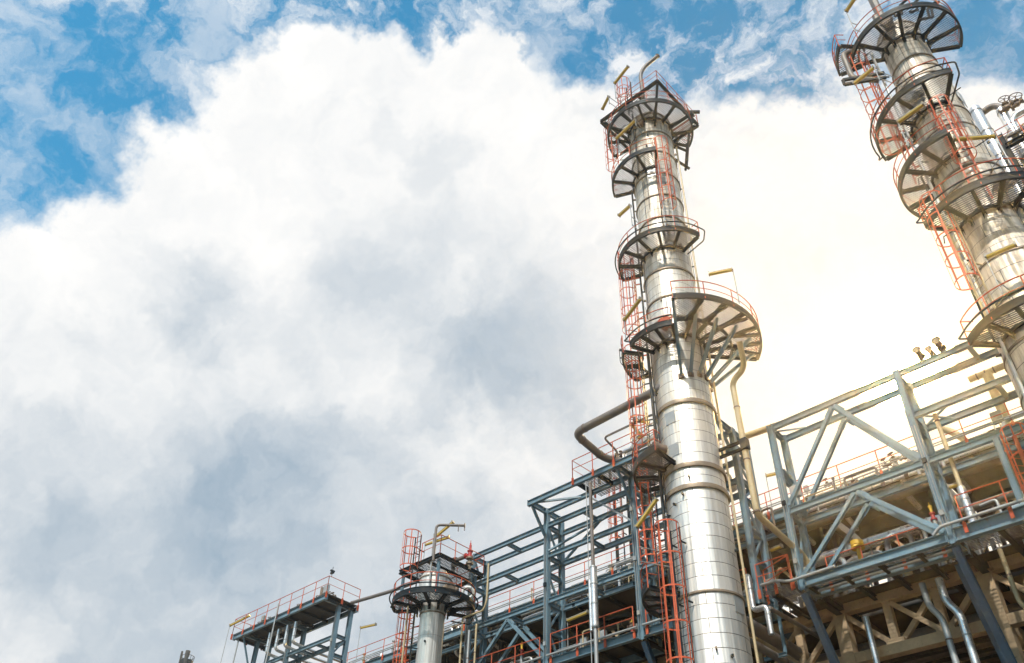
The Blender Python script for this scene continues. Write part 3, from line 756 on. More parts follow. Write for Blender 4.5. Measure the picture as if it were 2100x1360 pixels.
# pipes running down the shell
def downpipe(col, c, ang, rr, z0, z1, rad, mat='brownpipe', clips=True, rs=1.25):
    m = MB(); m.tube([pol(c, rr, ang, z0), pol(c, rr, ang, z1)], rad, 8)
    o = m.build('down_pipe', mat, col)
    if clips:
        z = z0+1
        while z < z1: 
            q = MB(); q.bar(pol(c, rs-.02, ang, z), pol(c, rr, ang, z), .05, .05); q.build('pipe_clip', 'dark', o); z += 3.1
downpipe(CA, A, AB+92, 1.42, 2, 44.0, .055, 'tan'); downpipe(CA, A, AB-84, 1.42, 16, 40.5, .05, 'dark'); downpipe(CA, A, AB-70, 1.48, 3, 28.2, .075, 'dark')
downpipe(CA, A, AB-64, 1.40, 3, 28.2, .035, 'dark'); downpipe(CA, A, AB+3, 1.36, 34.5, 40.8, .035, 'dark'); downpipe(CA, A, AB+28, 1.36, 34.5, 39, .03, 'galv')
downpipe(CA, A, AB-40, 1.38, 40.9, 46.4, .06, 'dark'); downpipe(CA, A, AB-12, 1.36, 28.3, 30.6, .05, 'galv')
# steel hangers on the right of the summit
m = MB()
for a in (92, 104, 112): m.bar(pol(A, 2.3, AB+a, 45.3), pol(A, 1.9, AB+a, 42.6), .10, .10)
m.bar(pol(A, 1.2, AB+90, 42.9), pol(A, 2.1, AB+108, 42.6), .12, .12); m.bar(pol(A, 1.2, AB+92, 44.3), pol(A, 2.1, AB+108, 44.3), .12, .12)
m.build('davit_frame', 'dark', CA)
# summit vent pipe
vb = at(1200+395/3.4, 80+440/3.4, Z=46.7); v1 = at(1200+385/3.4, 80+250/3.4, Z=48.9)
m = MB(); v0 = V3(v1.x, v1.y, 46.3); ve = at(1200+505/3.4, 80+118/3.4, dep=(v1-EYE).dot(FW)+.6)
m.pipe([v0, v1, v1+(ve-v1)*.22+V3(0, 0, .35), ve], .12, .5, 14); m.torus(ve, ve-v1, .13, .035)
solo(m, 'vent_pipe', 'brownpipe', 'bent grey vent pipe leaning off the summit of the tall front column', 'pipe')
m = MB(); c = pol(A, 2.6, AB+82, 46.3); m.box(c+V3(0, 0, .1), .25, .3, .3); m.bar(c+V3(-.35, -.3, .35), c+V3(.4, .35, .35), .16, .16); m.bar(c-V3(0, 0, .8), c, .08, .08)
solo(m, 'junction_box', 'dark', 'dark box and bracket on the right rim of the front column top ring', 'box')
m = MB(); b = at(1240+190/6.18, 640+520/6.18, Z=28.3)
a0_ = at(1240+240/6.18, 640+490/6.18, Z=28.4)
m.pipe([a0_, b+V3(0, 0, .25), b+V3(0, 0, -.6), a0_+V3(0, 0, -1.0)], .02, .15, 6); m.bar(a0_, b+V3(0, 0, .2), .08, .1); m.bar(a0_+V3(0, 0, -.45), b+V3(0, 0, -.3), .05, .05)
m.build('cable_bracket', 'dark', CA)

# ================================================================== column B
B = (-2.44, 28.17); BB = -85.0
CB = thing('distillation_column', (B[0], B[1], 0), 'stained beige silver column with crowded platforms, leaning up the right edge', 'column')
m = MB(); m.lathe((B[0], B[1], 0), [(1.52, 0), (1.52, 21.0), (1.46, 24.2), (1.22, 25.6), (1.20, 30.0), (1.12, 31.0), (1.08, 35.8), (.95, 37.2), (.95, 40.2), (.8, 40.6), (.05, 40.9)], 72)
m.build('shell', 'shell_b', CB, ang=30)
for z, rr in ((22.4, 1.5), (24.2, 1.46), (19, 1.52), (16.5, 1.52), (29.2, 1.2), (31.9, 1.1), (33.1, 1.1), (35.7, 1.08), (37.3, .95), (28.4, 1.2), (40.1, .95), (36.4, 1.03), (20.6, 1.52)):
    b = MB(); b.lathe((B[0], B[1], 0), [(rr-.04, z-.04), (rr+.045, z-.04), (rr+.045, z+.04), (rr-.04, z+.04)], 64); b.build('stiffening_band', 'band', CB)
ring_platform(CB, B, 38.9, .97, 2.42, BB-68, BB+118, 7, deep=.24)
ring_platform(CB, B, 39.5, 1.9, 2.95, BB-84, BB-52, 1)
ring_platform(CB, B, 33.35, 1.1, 2.58, BB-100, BB+27, 5, conduit=True)
ring_platform(CB, B, 29.95, 1.2, 2.48, BB-126, BB+2, 5)
ring_platform(CB, B, 26.65, 1.22, 2.55, BB-50, BB+120, 7, conduit=True, deep=.26)
ring_platform(CB, B, 21.1, 1.5, 2.56, BB-56, BB+60, 5, conduit=True)
lad(CB, B, BB, 1.85, -62, 30.0, 39.0, 32.2, sm='orange', hoop=.95)
lad(CB, B, BB, 1.60, 7, 26.7, 32.3, 28.9, sm='orange')
lad(CB, B, BB, 1.90, -38, 21.2, 27.7, 23.3, sm='tan')
manway(CB, B, BB+42, 27.6, 1.2, .36, .4, 'iron'); manway(CB, B, BB-5, 40.0, .95, .3); manway(CB, B, BB-25, 34.4, 1.08, .25, .25, 'galv'); manway(CB, B, BB-8, 34.5, 1.08, .2, .25, 'galv')
manway(CB, B, BB+20, 22.2, 1.48, .3)
downpipe(CB, B, BB-52, 1.62, 8, 38.8, .06, 'galv', rs=1.3); downpipe(CB, B, BB-58, 1.72, 21, 30, .04, 'dark', rs=1.3)
downpipe(CB, B, BB-20, 1.35, 39, 41.0, .14, 'brownpipe', rs=1.0); downpipe(CB, B, BB-30, .5, 40, 45.5, .2, 'brownpipe', clips=False)
m = MB(); q = [px(1680, 0, 4.533, *t) for t in ((300, 440), (215, 500), (290, 700), (360, 770))]
P = [at(*q[0], Z=39.4), at(*q[1], Z=39.0), at(*q[2], Z=36.9), at(*q[3], Z=36.6)]
P[2] = V3(P[1].x, P[1].y, 36.9); P[0] = P[1]+V3(.5, .5, .3); P[3] = P[2]+V3(.9, .5, -.5)
m.pipe(P, .13, .35, 12); m.build('side_pipe', 'brownpipe', CB)
m = MB(); c = P[2]; m.bar(c+V3(-.35, -.3, -.1), c+V3(1.2, .6, -.1), .12, .14); m.bar(c+V3(-.35, -.3, -.45), c+V3(1.2, .6, -.45), .12, .14); m.bar(c+V3(-.35, -.3, -.1), c+V3(-.35, -.3, -.45), .12, .12); m.build('pipe_support', 'dark', CB)
for a, z in ((20, 39.6), (45, 39.8), (62, 39.4), (80, 40.0)):
    m = MB(); p = pol(B, 1.7, BB+a, z); m.tube([p-V3(.3, .2, .1), p, p+V3(.1, -.1, .5), p+V3(.5, .1, .9)], .07, 8); m.build('pipework', 'dark', CB)

# ================================================================== small vessel at lower centre
VV = (-33.32, 28.78); VB = -40.8
CV = thing('small_vessel', (VV[0], VV[1], 0), 'short silver vessel with round and square platforms at lower centre', 'vessel')
m = MB(); m.lathe((VV[0], VV[1], 0), [(.64, 0), (.64, 20.25), (.86, 20.75), (.86, 22.2), (.6, 22.6), (.05, 22.75)], 56); m.build('shell', 'shell_v', CV, ang=25)
for z, rr in ((20.2, .66), (17.2, .65), (14, .65), (22.1, .87)):
    b = MB(); b.lathe((VV[0], VV[1], 0), [(rr-.03, z-.03), (rr+.03, z-.03), (rr+.03, z+.03), (rr-.03, z+.03)], 48); b.build('stiffening_band', 'band' if z > 19 else 'galv', CV)
ring_platform(CV, VV, 20.65, .88, 2.12, VB-110, VB+112, 7, deep=.2, conduit=True)
SQ = [(-35.3, 27.85), (-32.1, 27.85), (-32.1, 31.1), (-35.3, 31.1)]
b = MB()
for i in range(4): b.ibeam((*SQ[i], 22.92), (*SQ[(i+1) % 4], 22.92), .2, .13, .02)
for x in (-34.2, -33.1): b.ibeam((x, 27.9, 22.88), (x, 31.0, 22.88), .14, .12, .02)
sp = b.build('square_platform', 'dark', CV, smooth=False)
for x, y in ((-32.3, 28.0), (-32.3, 30.7), (-35.1, 28.0)):
    q = MB(); q.ibeam((x, y, 20.8), (x, y, 22.8), .13, .13, .018, up=(1, 0, 0)); q.build('prop', 'blue', sp, smooth=False)
grating_rect(-35.25, -32.15, 27.9, 31.05, 23.04).build('grating', 'grate', sp, smooth=False)
railing(CV, [(-33.6, 27.85), (-32.1, 27.85), (-32.1, 31.1), (-35.3, 31.1)], 23.02, 1.05, 1.05, clamp=False)
ladder(CV, (-33.95, 27.8), -90, 20.8, 24.6, 22.6, sm='dark', hoop=.8, cr=.47)
lad(CV, VV, VB, 1.25, -122, 5, 21.6, 7.2, sm='orange'); 
manway(CV, VV, VB+36, 21.35, .86, .30, .42, 'band'); manway(CV, VV, VB+70, 21.5, .86, .2, .3, 'iron')
downpipe(CV, VV, VB-18, 1.0, 20.7, 24.4, .045, 'galv', rs=.85); downpipe(CV, VV, VB-100, .95, 5, 20.5, .05, 'dark', rs=.64); downpipe(CV, VV, VB-75, 1.35, 5, 20.5, .045, 'tan', rs=.64)
m = MB(); c = at(780+765/4.25, 1040+745/4.25, Z=21.25); m.torus(c, EYE-c, .27, .075, 28, 10)
solo(m, 'hose_ring', 'white', 'white ring hanging inside the round platform rail of the small vessel', 'ring')
# exhaust pipe, relief valve above the small vessel
p0 = at(780+465/4.25, 1040+420/4.25, Z=23.0); p1 = at(780+490/4.25, 1040+155/4.25, Y=p0.y)
m = MB(); d = (CR*1.0); d.z = 0; d.normalize(); e = V3(p0.x, p0.y, p1.z)
m.pipe([V3(p0.x, p0.y, 22.7), e, e+d*1.55], .075, .25, 12); m.disk(e+d*1.5, e+d*1.56, .14, 14); m.tube([e+d*1.53+V3(0, 0, .12), e+d*1.53-V3(0, 0, .3)], .03, 6); m.tube([e+d*1.2, e+d*1.2-V3(0, 0, .35)], .03, 6)
solo(m, 'vent_pipe', 'brownpipe', 'thin grey vent pipe with horizontal arm on top of the small vessel', 'pipe')
c = at(780+780/4.25, 1040+440/4.25, Z=23.6)
RV = thing('relief_valve', (c.x, c.y, 23.0), 'red pointed relief valve standing at the right of the square platform', 'valve')
m = MB(); m.tube([c-V3(0, 0, .7), c-V3(0, 0, .05)], .10, 12); m.disk(c-V3(0, 0, .4), c-V3(0, 0, .3), .2, 16); m.disk(c-V3(0, 0, .1), c, .2, 16); m.build('inlet_pipe', 'band', RV)
m = MB(); m.tube([c, c+V3(0, 0, .08), c+V3(0, 0, .085), c+V3(0, 0, .34), c+V3(0, 0, .345), c+V3(0, 0, .40), c+V3(0, 0, .405), c+V3(0, 0, .72), c+V3(0, 0, .725), c+V3(0, 0, .86), c+V3(0, 0, .865), c+V3(0, 0, 1.02)], [.17, .17, .11, .11, .16, .16, .075, .07, .05, .045, .02, .015], 14); m.disk(c+V3(-.3, 0, .18), c+V3(0, 0, .18), .10, 12); m.disk(c+V3(-.33, 0, .18), c+V3(-.27, 0, .18), .17, 14); m.build('valve_body', 'red', RV)
m = MB(); m.pipe([c+V3(-.33, 0, .18), c+V3(-1.3, 0, .18), c+V3(-1.5, .2, -.5)], .11, .3, 12); solo(m, 'process_pipe', 'brownpipe', 'short grey outlet pipe running left from the red relief valve', 'pipe')
valve(c+V3(-.55, -.5, -.45), (1, .2, 0), (0, -.3, 1), 'small handwheel valve on the square platform below the red relief valve', .7)

# ================================================================== pipes
def ppipe(pts, r, mat, label, bend=None, joints=None, grp=None, n=16):
    pts = [Vector(p) for p in pts]
    if not joints:
        m = MB(); m.pipe(pts, r, bend, n); return solo(m, 'process_pipe', mat, label, 'pipe', grp)
    t = thing('process_pipe', pts[0], label, 'pipe', grp)
    m = MB(); m.pipe(pts, r, bend, n); m.build('pipe_run', mat, t)
    for a, b, f in joints:
        p = pts[a].lerp(pts[b], f); d = (pts[b]-pts[a]).normalized(); q = MB(); q.disk(p-d*.03, p+d*.03, r*1.12, n); q.build('joint_ring', 'iron' if mat != 'pipe_clad' else 'galv', t)
    return t
z = 26.0
ppipe([(-16.9, 27.2, z), (-22.4, 27.4, z), (-22.6, 29.9, z-.1), (-22.0, 30.7, z-.25), (-19.6, 30.7, z-.25), (-19.2, 30.7, z-1.2)], .20, 'brownpipe', 'thick grey U-shaped pipe jutting left from the front column above the top deck', .55, [(1, 0, .12), (1, 2, .25), (1, 2, .85)])
ppipe([(-22.0, 30.3, 25.3), (-22.0, 30.3, 26.2), (-22.0, 29.2, 26.5), (-18.9, 29.2, 26.5), (-18.6, 29.2, 25.2)], .055, 'brownpipe', 'thin grey pipe with a small handwheel valve above the top deck', .25)
valve((-20.0, 29.2, 26.5), (1, 0, 0), (.3, -.6, .2), 'rusty flanged valve on the thin pipe above the top deck', .62, .2)
ppipe([(-21.6, 30.2, 25.2), (-21.6, 30.2, 25.95), (-18.6, 30.2, 26.0)], .11, 'pipe_clad', 'silver insulated pipe lying along the top deck behind the orange rail', .2, [(1, 2, .2), (1, 2, .45), (1, 2, .7)])
m = MB(); m.tube([(-21.0, 30.2, 25.97), (-20.9, 30.2, 25.97), (-20.1, 30.2, 25.98), (-20.0, 30.2, 25.98)], [.12, .22, .22, .12], 16); solo(m, 'insulated_body', 'pipe_clad', 'fat silver insulated body carrying the yellow valve on the top deck', 'pipe fitting')
valve((-20.55, 30.2, 26.15), (1, 0, 0), (0, 0, 1), 'bright yellow topped valve above the silver pipe on the top deck', .7, .19, 'yellow', 'yellow')
valve((-21.6, 30.0, 25.75), (0, 0, 1), (-.9, -.3, 0), 'small rusty valve at the left end of the top deck pipe', .5)
ppipe([(-19.3, 31.0, 25.2), (-19.3, 31.0, 26.6)], .14, 'pipe_clad', 'short upright silver pipe on the top deck beside the column ladder', None, [(0, 1, .5), (0, 1, .95)])
# big cladded elbow under the top deck
ppipe([(-19.9, 30.6, 24.4), (-18.9, 30.6, 24.4), (-18.7, 30.5, 22.6), (-17.6, 30.3, 22.0)], .21, 'pipe_clad', 'fat silver elbow pipe hanging under the top deck beside the column', .45, [(1, 2, .15), (1, 2, .4), (1, 2, .65), (1, 2, .85)])
# grey riser in front of the frame
xr = -23.4; yr = 29.75
ppipe([(xr, yr, 24.75), (xr, yr, 20.2)], .085, 'brownpipe', 'slim grey riser pipe standing in front of the open frame, left of the column', None, [(0, 1, .03), (0, 1, .55)])
ppipe([(xr, yr, 20.2), (xr, yr, 17.3)], .16, 'pipe_clad', 'silver insulated sleeve of the riser pipe in front of the lower walkway', None, [(0, 1, .02), (0, 1, .3), (0, 1, .62), (0, 1, .98)])
ppipe([(xr, yr, 17.3), (xr, yr, 15.2), (xr+1.6, yr+1.2, 14.8)], .09, 'galv', 'grey bottom elbow of the riser pipe below the lower walkway', .45)
ppipe([(xr-.27, yr, 24.9), (xr-.27, yr, 14)], .022, 'galv', 'thinnest grey tube running beside the riser pipe', None)
ppipe([(xr-.22, yr, 19.6), (xr-.22, yr, 17.2)], .085, 'pipe_clad', 'slim silver tube alongside the riser sleeve', None)
# tan downcomer right of the column
tx, ty = -14.17, 28.5; TD = (V3(tx, ty, 26.0)-EYE).dot(FW)
ppipe([at(1516, 700, dep=TD), at(1528, 755, dep=TD), at(1501, 782, dep=TD), (tx, ty, 19.0), (tx, ty+3.5, 18.6), (tx+.1, ty+4.2, 17.0)], .13, 'tan', 'long tan pipe dropping beside the front column then bending back into the frame', .4, [(2, 3, .22), (2, 3, .62), (2, 3, .98)])
m = MB()
for z in (22.1, 22.45): m.ibeam((tx-1.3, ty-.1, z), (tx+.1, ty-.05, z), .12, .1, .015)
m.box((tx, ty, 22.3), .3, .3, .5); solo(m, 'pipe_bracket', 'dark', 'dark double bracket holding the tan pipe to the front column', 'bracket')
ppipe([at(1505, 903, Y=33.2), at(1577, 883, Y=33.2)+V3(1.5, 0, 0)], .16, 'tan', 'tan pipe stub reaching from the column frame to the pale sunlit frame', None)
ppipe([(-17.6, 32.0, 23.9), (-17.6, 33.4, 23.9)], .34, 'pipe_clad', 'fat capped silver pipe end just right of the front column', None, [(0, 1, .5)])
ppipe([(-17.9, 31.5, 21.3), (-17.0, 34.0, 21.2)], .15, 'tan', 'tan pipe crossing behind the blue posts right of the front column', None)
# pair of big pipes at bottom, right of the column
bp = at(1534, 1280, X=-16.3); bq = at(1534, 1312, X=-16.3)
for x, z, r, l in ((-16.3, bp.z, .26, 'thick grey-brown pipe sloping out from behind the column foot'), (-16.3, bq.z-.05, .16, 'thinner grey-brown pipe just below the thick one at the column foot')):
    ppipe([(x, bp.y-.8, z), (x, 40, z)], r, 'brownpipe', l, None, [(0, 1, .32)])
m = MB(); hh = at(1590, 1345, X=-16.3); m.ibeam((-16.8, hh.y, bp.z-.75), (-15.8, hh.y, bp.z-.75), .14, .12, .018); m.ibeam((-15.85, hh.y, bp.z-.7), (-15.85, hh.y, 17), .12, .10, .018); solo(m, 'pipe_hanger', 'blue', 'blue-grey hanger under the two grey-brown pipes', 'bracket')
# silver stepped pipe
P = [at(*px(1500, 1040, 4.25, x, y), Y=30.75) for x, y in ((145, 600), (190, 905), (310, 880), (350, 1110))]
P[1] = V3(P[0].x, 30.75, P[1].z); P[2] = V3(P[2].x, 30.75, P[1].z+.02); P[3] = V3(P[2].x, 30.75, P[3].z)
ppipe([P[0]+V3(-.25, .3, .1), P[0], P[1], P[2], P[3]], .12, 'pipe_clad', 'silver pipe stepping down in a Z beside the lower walkway, right of the column', .22, [(1, 2, .4), (3, 4, .3)])
ppipe([P[2]+V3(0, .2, 0), P[2]+V3(.1, 4.5, 0)], .09, 'brownpipe', 'dark pipe running back from the silver stepped pipe', None)
ppipe([(-12.9, 33.6, 16.2), (-12.9, 33.6, 9)], .12, 'pipe_clad', 'silver upright pipe in the shade left of the concrete truss', None)
ppipe([(-15.7, 30.8, 17.35), (-15.0, 30.8, 17.35), (-14.5, 30.8, 17.15), (-12.5, 30.85, 17.2)], .06, 'galv', 'kinked grey conduit along the walkway edge between the two frames', .2)
# silver insulated pipe and elbow in the right frame
ppipe([(-14.6, 33.4, 18.9), (-13.4, 33.4, 18.95), (-10.4, 33.4, 19.0)], .20, 'pipe_clad', 'fat silver pipe behind the lower inverted V brace', .4, [(1, 2, .2), (1, 2, .5), (1, 2, .8), (1, 2, .97)])
valve((-9.95, 33.4, 19.0), (1, 0, 0), (.1, -.4, -.6), 'rusty flanged valve joining the fat silver pipe and its elbow', 1.0, .22)
ppipe([(-9.5, 33.4, 19.0), (-8.9, 33.4, 19.0), (-8.8, 33.2, 17.3)], .22, 'pipe_clad', 'silver segmented elbow turning down to the walkway', .5, [(0, 1, .1), (1, 2, .3), (1, 2, .5), (1, 2, .7)])
m = MB(); c = at(1760, 1125, Y=33.0); m.tube([c-V3(0, 0, .5), c], .10, 12); m.disk(c, c+V3(0, 0, .08), .27, 20); m.disk(c+V3(0, 0, .12), c+V3(0, 0, .3), .26, 20)
solo(m, 'actuator', 'yellow', 'yellow mushroom-shaped valve actuator behind the lower V brace rail', 'actuator')
for a, zt, zb, r, mt, l in ((-10.4, 16.8, 5, .12, 'galv', 'left one of two upright pipes crossing the concrete truss'), (-9.75, 16.8, 5, .15, 'pipe_clad', 'right one of two upright pipes crossing the concrete truss, silver clad')):
    ppipe([(a, 33.5, zt), (a, 33.5, 15.9), (a+.35, 33.5, 15.35), (a+.35, 33.5, zb)], r, mt, l, .3, [(2, 3, .08), (2, 3, .2), (2, 3, .35)])
ppipe([(-7.2, 32.8, 16.9), (-7.2, 32.8, 14.9), (-7.0, 32.9, 14.6), (-7.0, 33, 5)], .085, 'tan', 'slim tan upright pipe at lower right beside the blue knee brace', .3, [(0, 1, .5), (2, 3, .2)])
ppipe([(-6.3, 32.6, 16.9), (-6.3, 32.6, 11.5)], .04, 'galv', 'thin galvanised hanger rod at lower right corner', None)
ppipe([(-7.4, 31.4, 22.2), (-7.4, 31.4, 18.9)], .085, 'tan', 'slim tan upright pipe in the right frame, upper part', None, [(0, 1, .1)])
ppipe([(-7.4, 31.4, 18.9), (-7.4, 31.4, 17.2)], .15, 'pipe_clad', 'silver sleeved foot of the slim tan pipe in the right frame', None, [(0, 1, .3), (0, 1, .6)])
for i, (x, z0, z1, r) in enumerate(((-5.6, 17.3, 18.3, .11), (-5.2, 17.3, 18.0, .09), (-4.8, 17.4, 18.5, .1), (-4.5, 17.4, 18.2, .09))):
    ppipe([(x, 32.2, z0), (x, 32.2, z1)], r, 'pipe_clad', 'short silver stub pipe standing behind the walkway rail at far right', None, [(0, 1, .6)], 'stub pipes at far right')
ppipe([(-6.1, 31.9, 17.75), (-3.8, 31.9, 17.8)], .16, 'pipe_clad', 'horizontal silver pipe behind the walkway rail at far right', None, [(0, 1, .3)])
ppipe([(-7.1, 31.8, 18.2), (-6.5, 31.8, 18.25), (-6.5, 31.8, 17.3)], .05, 'galv', 'small goose-neck pipe behind the far right walkway rail', .15)
# pipes rising through the right frame from the coolers
q1 = at(1780+620/4.25, 740+520/4.25, Y=37.3)
ppipe([(q1.x, 37.3, 25.2), (q1.x+.35, 37.3, 24.9), (q1.x+.8, 37.3, 24.2), (q1.x+.8, 37.3, 23.4)], .16, 'tan', 'short curved tan pipe on the cooler deck in the right frame', .5, [(2, 3, .8)])
qa = at(1780+1040/4.25, 740+120/4.25, Y=37.3)
ppipe([(qa.x, 37.3, qa.z), (qa.x, 37.3, 23.5)], .22, 'tan', 'thick tan pipe standing on the cooler deck behind the right frame', None, [(0, 1, .75), (0, 1, .92)])
ppipe([(qa.x-.8, 37.3, qa.z+.1), (qa.x+3.0, 37.3, qa.z+.1)], .15, 'tan', 'horizontal tan header pipe on top of the thick tan pipe', None, [(0, 1, .1), (0, 1, .2), (0, 1, .3)])
# three handwheel valves on the top beam
for a, b, s, l in ((1885, 705, .95, 'leftmost and faintest of three handwheel valves on the sunlit top beam'), (1913, 713, .8, 'middle and smallest of three handwheel valves on the sunlit top beam'), (1930, 697, 1.05, 'rightmost and tallest of three handwheel valves on the sunlit top beam')):
    c = at(a, b+22, Y=31.3); valve(V3(c.x, 31.3, 25.15 if s > .9 else 25.0), (0, 1, 0), (.05, 0, 1), l, s, .26, 'iron', 'iron')
    m = MB(); m.tube([(c.x, 31.3, 24.58), (c.x, 31.3, 24.98)], .07, 10); solo(m, 'valve_stub', 'iron', {.95: 'short stub pipe under the leftmost handwheel valve', .8: 'short stub pipe under the middle handwheel valve', 1.05: 'short stub pipe under the rightmost handwheel valve'}[s], 'pipe')
# long grey pipe between the far left frame and the small vessel
ppipe([(-44.6, 31.6, 25.1), (-40.0, 31.0, 24.3), (-36.0, 30.2, 23.6), (-34.0, 29.9, 23.2)], .11, 'brownpipe', 'long grey pipe spanning from the far left frame to the small vessel', .5)
ppipe([(-44.6, 31.6, 25.1), (-34.5, 31.6, 25.1)], .02, 'galv', 'thin cable strung beside the long grey pipe', None) if False else None
# small valves with red and yellow bodies behind the lower rail
for x, y, a, b, l in ((1297, 1290, 'yellow', 'red', 'yellow and red valve stem behind the lower rail left of the column'), (1070, 1335, 'yellow', 'red', 'yellow tipped valve stem behind the lower rail under the V brace at left'), (1912, 1055, 'yellow', 'red', 'small yellow and red valve at the foot of the post near the right edge')):
    c = at(x*1., y*1., Y=32.0); t = thing('valve', (c.x, c.y, 17.25), l, 'valve')
    m = MB(); m.tube([(c.x, 32, 17.25), (c.x, 32, c.z-.25)], .08, 10); m.build('stub_pipe', 'galv', t)
    m = MB(); m.tube([c+V3(0, 0, -.25), c+V3(0, 0, -.19), c+V3(0, 0, -.185), c, c+V3(0, 0, .005), c+V3(0, 0, .06)], [.13, .13, .07, .07, .11, .11], 12); m.build('valve_body', b, t)
    m = MB(); m.tube([c+V3(0, 0, .06), c+V3(0, 0, .28), c+V3(0, 0, .285), c+V3(0, 0, .36), c+V3(0, 0, .365), c+V3(0, 0, .5)], [.055, .055, .075, .075, .025, .02], 10); m.build('indicator', a, t)
# insulated drops under the far left deck
hz = 24.55
ppipe([(-51.9, 30.6, hz), (-48.6, 30.6, hz)], .14, 'brownpipe', 'horizontal header pipe under the far left deck', None)
for i, x in enumerate((-51.6, -50.6, -49.6, -48.7)):
    ppipe([(x, 30.4, hz), (x, 30.4, hz-1.35), (x+.2, 31.6, hz-1.5), (x+.3, 40, hz-1.6)], .10, 'pipe_clad', ['leftmost', 'second from left', 'third from left', 'rightmost'][i]+' of four silver drop pipes under the far left deck', .25, [(0, 1, .3), (0, 1, .7)])
ppipe([(-50.0, 29.6, 25.9), (-50.1, 29.6, 20)], .05, 'galv', 'thin upright pipe in front of the far left deck', None)
ppipe([(-54.9, 30.0, 24.8), (-54.9, 30.0, 19)], .05, 'galv', 'thin upright pipe at the left end of the far left deck', None)
# equipment on the far left deck
m = MB(); m.tube([(-48.2, 31.6, 25.2), (-48.2, 31.6, 27.2)], .11, 12); solo(m, 'vent_pipe', 'iron', 'short rusty upright vent on the far left deck', 'pipe')
for x, mt, l in ((-47.5, 'yellow', 'yellow stemmed valve on the far left deck'), (-49.6, 'red', 'red valve on the far left deck'), (-46.5, 'iron', 'rusty valve near the right end of the far left deck'), (-54.2, 'iron', 'rusty valve at the left end of the far left deck'), (-53.6, 'galv', 'grey valve beside the rusty one at the left end of the far left deck')):
    valve((x, 31.0, 25.75), (1, 0, 0), (0, 0, 1), l, .75, .2, mt, 'iron')
ppipe([(-55.0, 31.0, 25.7), (-53.0, 31.0, 25.7)], .08, 'pipe_clad', 'small silver pipe at the left end of the far left deck', None)
ppipe([(-50.2, 31.0, 25.6), (-45.6, 31.0, 25.6)], .08, 'brownpipe', 'small grey pipe lying along the far left deck', None)
m = MB(); c = V3(-44.8, 29.9, 26.5); m.box(c+V3(0, 0, .1), .3, .12, .12); m.box(c+V3(0, 0, .22), .12, .3, .1); m.tube([c-V3(0, 0, .2), c+V3(0, 0, .5)], .02, 6); solo(m, 'wind_sensor', 'dark', 'small dark sensor on the corner rail of the far left deck', 'sensor')

# pipes and a ladder in the gaps
for i, (dx, zt, r_, mt, l) in enumerate(((0., 19.6, .05, 'tan', 'first of three slim upright pipes right of the small vessel shell'), (.55, 19.2, .065, 'galv', 'second of three slim upright pipes right of the small vessel shell'), (1.05, 19.4, .05, 'tan', 'third of three slim upright pipes right of the small vessel shell'))):
    ppipe([(-31.9+dx, 29.6, zt), (-31.9+dx, 29.6, 5)], r_, mt, l, None, [(0, 1, .1), (0, 1, .25)])
ppipe([(-31.9, 29.6, 19.7), (-31.9, 29.6, 20.0), (-30.6, 29.8, 20.1), (-30.4, 29.8, 20.6), (-30.4, 29.8, 22.6)], .05, 'tan', 'thin tan pipe looping up the right side of the small vessel platforms', .2)
lq = at(1277, 1180, Y=37.2)
LT = thing('caged_ladder', (lq.x, 37.2, ZC), 'caged ladder rising from the high deck, seen through the frame left of the column', 'ladder')
ladder(LT, (lq.x, 37.2), -90, ZC, ZC+6.2, ZC+2.3, sm='dark', hoop=1.2)
for k in (-.5, .5):
    m = MB(); m.ibeam((lq.x+k, 37.5, ZC), (lq.x+k, 37.5, ZC+6.0), .14, .14, .016, up=(1, 0, 0)); m.build('upright', 'dark', LT)
lq = at(2085, 985, Y=30.9)
LT = thing('caged_ladder', (lq.x, 30.9, Z1), 'orange caged ladder beside a pale post on the walkway at the right edge', 'ladder')
ladder(LT, (lq.x+.25, 30.9), -40, Z1-3, Z1+2.9, Z1-.5, sm='orange', hoop=1.0)
m = MB(); m.ibeam((lq.x-.1, 30.8, Z1+.3), (lq.x-.1, 30.8, Z1+2.9), .22, .22, .02, up=(1, 0, 0)); m.build('upright', 'blue', LT, smooth=False)
for i, (y_, z_, r_) in enumerate(((34.0, 19.3, .16), (34.6, 21.2, .2), (35.0, 18.6, .12), (35.2, 22.3, .1))):
    ppipe([(-33, y_, z_), (-17, y_, z_)], r_, ('under', 'brownpipe', 'pipe_clad', 'galv')[i], ('thick dark pipe', 'thick grey-brown pipe', 'silver pipe', 'thin grey pipe')[i]+' running level behind the left frame bays above the lower walkway', None, [(0, 1, .2), (0, 1, .5), (0, 1, .7)])
    ppipe([(-15.5, y_+.05, z_+.1), (3, y_+.05, z_+.1)], r_, ('brownpipe', 'under', 'galv', 'pipe_clad')[i], ('thick grey-brown pipe', 'thick dark pipe', 'slim grey pipe', 'slim silver pipe')[i]+' running level in the shade behind the right frame braces', None, [(0, 1, .2), (0, 1, .5), (0, 1, .7)])

